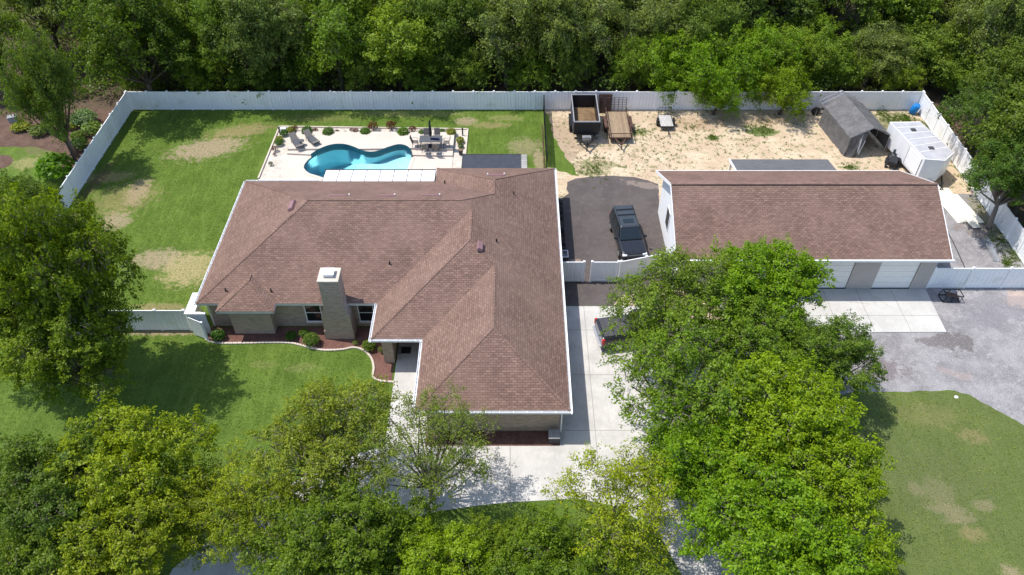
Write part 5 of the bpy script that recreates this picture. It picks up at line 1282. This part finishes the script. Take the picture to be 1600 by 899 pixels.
# leaning tree of the neighbour's garden
tree_px('woodC', 72, 150, 2.7, (.12, .175, .04), 'slim tree with leaning pale trunk on the neighbour lawn', sz=1.15, lean=0.0)
lt_ = thing('leaning_trunk', 'bare pale trunk leaning up beside the white side fence', 'tree trunk', (*at(117, 243), 0))
b0 = at(117, 243); b1 = at(80, 168, 5.2); dx, dy = b1[0] - b0[0], b1[1] - b0[1]
MB().tube([(0, 0, 0), (dx * .3, dy * .3, 1.5), (dx * .65, dy * .65, 3.4), (dx, dy, 5.2)], [.24, .19, .15, .09], 9).build('trunk', M['bark'], lt_, smooth=True)
MB().tube([(-.5, .15, 0), (-.1, 0, .22), (.05, 0, .5)], [.05, .16, .22], 8).build('root', M['bark'], lt_, smooth=True)

# the wood behind the back fence
rng = random.Random(77)
kinds = ['woodA', 'woodB', 'woodC', 'moss']
marks = [(-48, 'far left edge'), (-42, 'neighbour garden mulch'), (-36.5, 'back left fence corner'), (-31, 'left fence end'), (-26, 'shadowed left lawn'), (-21, 'pool border left corner'), (-16, 'chaise longues'),
         (-11, 'pool middle'), (-6, 'patio dining table'), (-1, 'lawn beside the pool'), (3.5, 'black chain link fence'), (8, 'dump and utility trailers'), (13, 'small trailer'), (18, 'creeper covered bushes'),
         (23.5, 'round bush'), (28.5, 'canopy shelter'), (33, 'blue barrel'), (38, 'back right fence corner'), (43, 'cargo trailer'), (49, 'far right edge')]
adj = ['first row', 'second row', 'third row']
cols_f = [(.115, .175, .034), (.155, .220, .038), (.120, .195, .028), (.170, .215, .070), (.100, .150, .034), (.190, .265, .032), (.145, .225, .028)]
word = {0: 'dark green', 1: 'mid green', 2: 'deep green', 3: 'greyish green', 4: 'very dark', 5: 'light green', 6: 'fresh green'}
for row, (yb, sc0, sz0, step) in enumerate([(66.9, 3.7, .95, 0), (72.5, 4.5, 1.2, 2.5), (81.5, 4.8, 1.45, -1)]):
    for i, (mx_, mk) in enumerate(marks):
        if row == 0 and mk in ('neighbour garden mulch',): continue
        x = mx_ + step + rng.uniform(-.9, .9); y = yb + rng.uniform(-1.0, 1.2); ci = rng.randrange(7)
        if mk == 'pool middle' and row == 0: ci = 5
        sc = sc0 * rng.uniform(.88, 1.15)
        kd = 'moss' if (mk in ('dump and utility trailers', 'black chain link fence', 'lawn beside the pool') and row < 2) else kinds[rng.randrange(4)]
        if kd == 'moss': ci = 3
        szv = sz0 * rng.uniform(.82, 1.12)
        if row == 0 and mk in ('round bush', 'canopy shelter', 'blue barrel', 'back right fence corner'): szv *= .72; sc *= .85
        tree(kd, x, y, sc, cols_f[ci], f'{word[ci]} tree in the {adj[row]} of the wood, behind the {mk}' if not mk.startswith('far') else f'{word[ci]} tree in the {adj[row]} of the wood, at the {mk}', sz=szv, group='trees of the wood behind the back fence')
# low bushes that close the foot of the wood
for i, (mx_, mk) in enumerate(marks[2:18]):
    x = mx_ + 2.4 + rng.uniform(-.6, .6); y = 65.3 + rng.uniform(-.3, .5); ci = rng.choice([1, 2, 5, 6])
    tree('bushy', x, y, rng.uniform(1.9, 2.8), cols_f[ci], f'{word[ci]} low bush against the back fence, near the {mk}', sz=rng.uniform(.50, .85), name='bush', cat='bush', group='bushes along the back fence')
rgn = np.random.default_rng(5)
def scatter_leaves(name, n, xr, yr, zr, size, col_, clump=.5, nc=300):
    cx_ = np.stack([rgn.uniform(*xr, nc), rgn.uniform(*yr, nc), rgn.uniform(*zr, nc)], 1); k = rgn.integers(0, nc, n)
    C = cx_[k] + rgn.normal(0, clump, (n, 3)) * (1, 1, .6); C[:, 2] = np.abs(C[:, 2]) + .02
    me = leaf_mesh(name, C, rgn.normal(0, .6, (n, 3)) + (0, 0, .8), size, rgn.uniform(0, 1, nc)[k], rgn)
    o = link_mesh(name, me); o.color = (*col_, 1); return o
o = scatter_leaves('undergrowth', 60000, (-50, 52), (63.6, 90), (.1, 3.0), .30, (.11, .16, .04), .6, 1300); tag(o, 'dark undergrowth filling the floor of the wood behind the fence', 'undergrowth', kind='stuff')
o = scatter_leaves('side_undergrowth', 9000, (37.6, 50), (38, 63), (.1, 1.6), .25, (.07, .11, .03), .5, 260); tag(o, 'green undergrowth on the ground outside the right fence', 'undergrowth', kind='stuff')
# mown grass standing on the lawns
def lawn_tufts(name, polys, n, label, holes=(), col_=(.19, .265, .035), size=.11):
    xs = [p[0] for q in polys for p in q]; ys = [p[1] for q in polys for p in q]
    X = rgn.uniform(min(xs), max(xs), n); Y = rgn.uniform(min(ys), max(ys), n)
    def ins(px_, py_, poly):
        c = np.zeros(len(px_), bool); j_ = len(poly) - 1
        for i in range(len(poly)):
            xi, yi = poly[i]; xj, yj = poly[j_]
            if yi != yj: c ^= ((yi > py_) != (yj > py_)) & (px_ < (xj - xi) * (py_ - yi) / (yj - yi) + xi)
            j_ = i
        return c
    k = np.zeros(n, bool)
    for q in polys: k |= ins(X, Y, q)
    for q in holes: k &= ~ins(X, Y, q)
    for (cx_, cy_, rx, ry, rot, c, st) in sp_back:
        if c in (PINK, STRAW, DRY): k &= (((X - cx_) / rx) ** 2 + ((Y - cy_) / ry) ** 2 > 1.3) | (rgn.uniform(0, 1, n) > st * 1.1)
    X, Y = X[k], Y[k]; C = np.stack([X, Y, rgn.uniform(.02, .06, len(X))], 1)
    tone = .5 + .35 * np.sin(X * .8 + 1.3 * np.sin(Y * .5)) * np.sin(Y * .9 + np.sin(X * .4))
    me = leaf_mesh(name, C, rgn.normal(0, 1, (len(X), 3)) * (1, 1, .5) + (0, 0, 1.1), size * .8, tone, rgn, .35)
    me.materials[0] = M['blade']; o = link_mesh(name, me); o.color = (*col_, 1); return tag(o, label, 'grass', kind='stuff')
lawn_tufts('grass', [[(-34.3, 35.5), (-20.2, 35.5), (-20.2, 48.4), (-21.2, 49.8), (-21.0, 60.0), (-3.6, 60.0), (-3.6, 54), (2.5, 53.6), (2.5, 62.3), (-34.3, 62.3)]], 90000, 'mown grass of the back lawn around the pool border')
lawn_tufts('grass', [[(-40, 10), (-15, 22.8), (-10.5, 25.8), (-7.5, 26.6), (-7.5, 30.6), (-8.8, 30.9), (-9.1, 33.0), (-10.5, 33.6), (-12.5, 33.5), (-16, 34.1), (-20, 34.2), (-22, 35.0), (-45, 35.0)]], 70000, 'mown grass of the shady front lawn below the house', col_=(.155, .235, .035))
lawn_tufts('grass', [lawnr], 110000, 'dry mown grass of the right front lawn beside the gravel', col_=(.235, .285, .07))
# yard weeds
wc = []
for px, py, rr_, n in [(1000, 207, .7, 30), (930, 258, 1.6, 50), (1113, 216, .5, 40), (1190, 203, 1.2, 90), (1078, 198, 1.0, 20), (1380, 178, .8, 60), (1400, 190, 1.0, 110), (1415, 185, .7, 90), (1330, 262, .6, 40), (925, 268, 1.2, 50), (1560, 375, 1.0, 60), (1585, 400, .8, 60), (1545, 325, .8, 40), (1575, 412, .6, 60), (1540, 300, .8, 60), (1050, 205, 4, 60), (1180, 235, 5, 70), (1000, 240, 4, 70), (1450, 195, .7, 60), (1465, 205, .6, 60)]:
    x, y = at(px, py)
    for _ in range(n): wc.append((x + rgn.normal(0, rr_ * .5), y + rgn.normal(0, rr_ * .5), .03))
wc = np.array(wc); C = np.repeat(wc, 9, 0) + rgn.normal(0, .07, (len(wc) * 9, 3)) * (1, 1, .5); C[:, 2] = np.abs(C[:, 2]) + .02
o = link_mesh('weeds', leaf_mesh('weeds', C, rgn.normal(0, .7, (len(C), 3)) + (0, 0, .7), .10, rgn.uniform(.2, .9, len(C)), rgn)); o.color = (.11, .16, .035, 1)
tag(o, 'scattered weeds and tufts growing in the sand and gravel yard', 'weeds', kind='stuff')

# small shrubs
def shrub_mesh(seed, r, h, n, size):
    rg = np.random.default_rng(seed); D = rnd_dirs(rg, n, -.1) * (rg.uniform(0.25, 1, n) ** .4)[:, None]
    C = D * (r, r, h * .55) + (0, 0, h * .45); C += rg.normal(0, r * .08, C.shape)
    return leaf_mesh('foliage', C, D * .6 + rg.normal(0, .5, D.shape) + (0, 0, .5), size, rg.uniform(.2, .8, n), rg)
SH = [shrub_mesh(1, .5, .8, 900, .12), shrub_mesh(2, .5, .75, 700, .13), shrub_mesh(3, .45, .9, 260, .14)]
stem_me = bpy.data.meshes.new('stem'); _m = MB()
for a in range(5): _m.tube([(0, 0, -.02), (.12 * math.cos(a * 1.3), .12 * math.sin(a * 1.3), .5)], [.02, .008], 4)
stem_me.from_pydata(_m.v, [], _m.f); stem_me.materials.append(M['bark_dark'])
def shrub(px, py, r, col_, label, k=0, z=0, group=None, hs=1.0, name='shrub'):
    x, y = at(px, py, z + .3 * r * 2)
    t_ = thing(name, label, 'shrub', (x, y, z), px * .37, group); s_ = r / .5; t_.scale = (s_, s_, s_ * hs)
    link_mesh('stem', stem_me, t_); o = link_mesh('foliage', SH[k], t_); o.color = (*col_, 1)
GRN, LGR, RED, YLW = (.07, .155, .03), (.15, .20, .055), (.12, .035, .03), (.24, .26, .04)
pg = 'shrubs of the pebble border behind the pool'
for px, py, r, c, lb, k in [
 (480, 206.5, .50, GRN, 'round green shrub behind the chaise longues', 0), (513, 208, .50, (.10, .18, .04), 'round green shrub second from the left behind the pool', 0),
 (571, 207.5, .46, (.10, .19, .03), 'round green shrub behind the left half of the pool', 0), (630, 208, .52, (.12, .21, .03), 'round green shrub left of the dining table', 0),
 (583, 200, .50, RED, 'dark red spiky shrub behind the pool middle, left of two', 2), (611, 199, .50, RED, 'dark red spiky shrub behind the pool middle, right of two', 2),
 (556, 207, .32, RED, 'small dark red shrub beside the middle green one', 2), (645, 205, .40, RED, 'dark red shrub next to the dining table', 2),
 (493, 206, .30, RED, 'small red brown shrub between the two left green shrubs', 2), (461, 203, .34, RED, 'tall red brown shrub behind the left chaise longue', 2),
 (455, 204, .38, YLW, 'pale yellow shrub near the back pool border left corner', 1), (527, 207, .22, RED, 'tiny red plant right of the second green shrub', 2),
 (540, 208, .16, RED, 'tiniest reddish plant left of the middle green shrub', 2), (549, 204, .2, RED, 'tiny reddish plant close behind the small dark red shrub', 2),
 (586, 211, .18, RED, 'tiny reddish plant in front of the two spiky red shrubs', 2), (614, 210, .2, RED, 'tiny reddish plant left of the big right green shrub', 2), (598, 210, .12, RED, 'speck of a reddish plant between the spiky red shrubs', 2),
 (659, 209, .36, (.12, .19, .08), 'grey green shrub just left of the umbrella', 1), (691, 207, .30, GRN, 'small upright green shrub right of the umbrella', 0),
 (705, 208, .46, YLW, 'yellow shrub right of the dining table', 1), (719, 220, .36, YLW, 'round yellow shrub on the right pool border', 1), (720, 229, .26, (.1, .15, .05), 'small green plant above the tapered pot', 1),
 (437, 218, .34, YLW, 'pale yellow shrub on the left pool border', 1), (436, 224, .36, (.11, .19, .05), 'green shrub below the pale yellow one on the left border', 0),
 (444, 209, .34, GRN, 'narrow green shrub beside the white pump housing', 0), (430, 234, .30, RED, 'dark reddish plant on the left pool border', 2), (423, 257, .22, (.08, .08, .04), 'small withered plant low on the left pool border', 2), (429, 242, .16, RED, 'tiny withered plant below the dark reddish one', 2)]:
    shrub(px, py, r, c, lb, k, group=pg)
for px, py, r, c, lb, k in [
 (341, 525, .46, GRN, 'round green shrub at the left end of the red mulch bed', 0), (487, 533, .52, (.12, .19, .04), 'spreading light green shrub left of the chimney base', 0), (455, 526, .36, GRN, 'small shaded shrub under the left window', 0),
 (475, 521, .32, (.10, .17, .03), 'small bright shrub just left of the chimney', 1), (577, 541, .44, (.13, .19, .03), 'spiky light green shrub right of the chimney in the mulch', 0), (556, 537, .22, LGR, 'tiny pale plant between chimney and spiky shrub', 2), (596, 548, .26, (.11, .16, .04), 'small thin shrub near the porch column', 2),
 (521, 607, .0, GRN, '', 0)]:
    if r: shrub(px, py, r, c, lb, k, group='shrubs of the front mulch bed')
for px, py, r, hs, c, lb, k in [
 (86, 262, 1.5, .8, (.11, .22, .015), 'clipped bright green hedge beside the white side fence', 0), (130, 184, 1.1, .7, (.16, .24, .13), 'white flowering bush on the neighbour mulch', 0), (143, 200, .9, .7, (.15, .22, .06), 'pale flowering bush nearer the white side fence', 1),
 (121, 213, .6, .8, (.12, .18, .03), 'small round bush beside the leaning trunk, upper one', 0), (123, 226, .75, .8, (.05, .10, .02), 'dark round bush beside the leaning trunk, lower one', 0), (110, 193, .7, .6, YLW, 'yellow shrub under the slim leaning tree', 1),
 (30, 195, .8, .5, YLW, 'low yellow shrub next to the small grey box', 1), (60, 200, .9, .5, (.12, .16, .04), 'low green shrub in the mulch left of the leaning tree', 1), (1460, 185, .8, 1.2, (.08, .13, .03), 'spiky green palm shrub between cargo trailer and right fence', 2), (1475, 200, .7, 1.2, (.09, .14, .03), 'second spiky palm shrub along the right fence behind the cargo trailer', 2)]:
    shrub(px, py, r, c, lb, k, hs=hs)
scene.render.film_transparent = False
for o in scene.objects:
    if '_world' in o: del o['_world']
print("leaf counts", {k: v['n'] for k, v in P.items()})
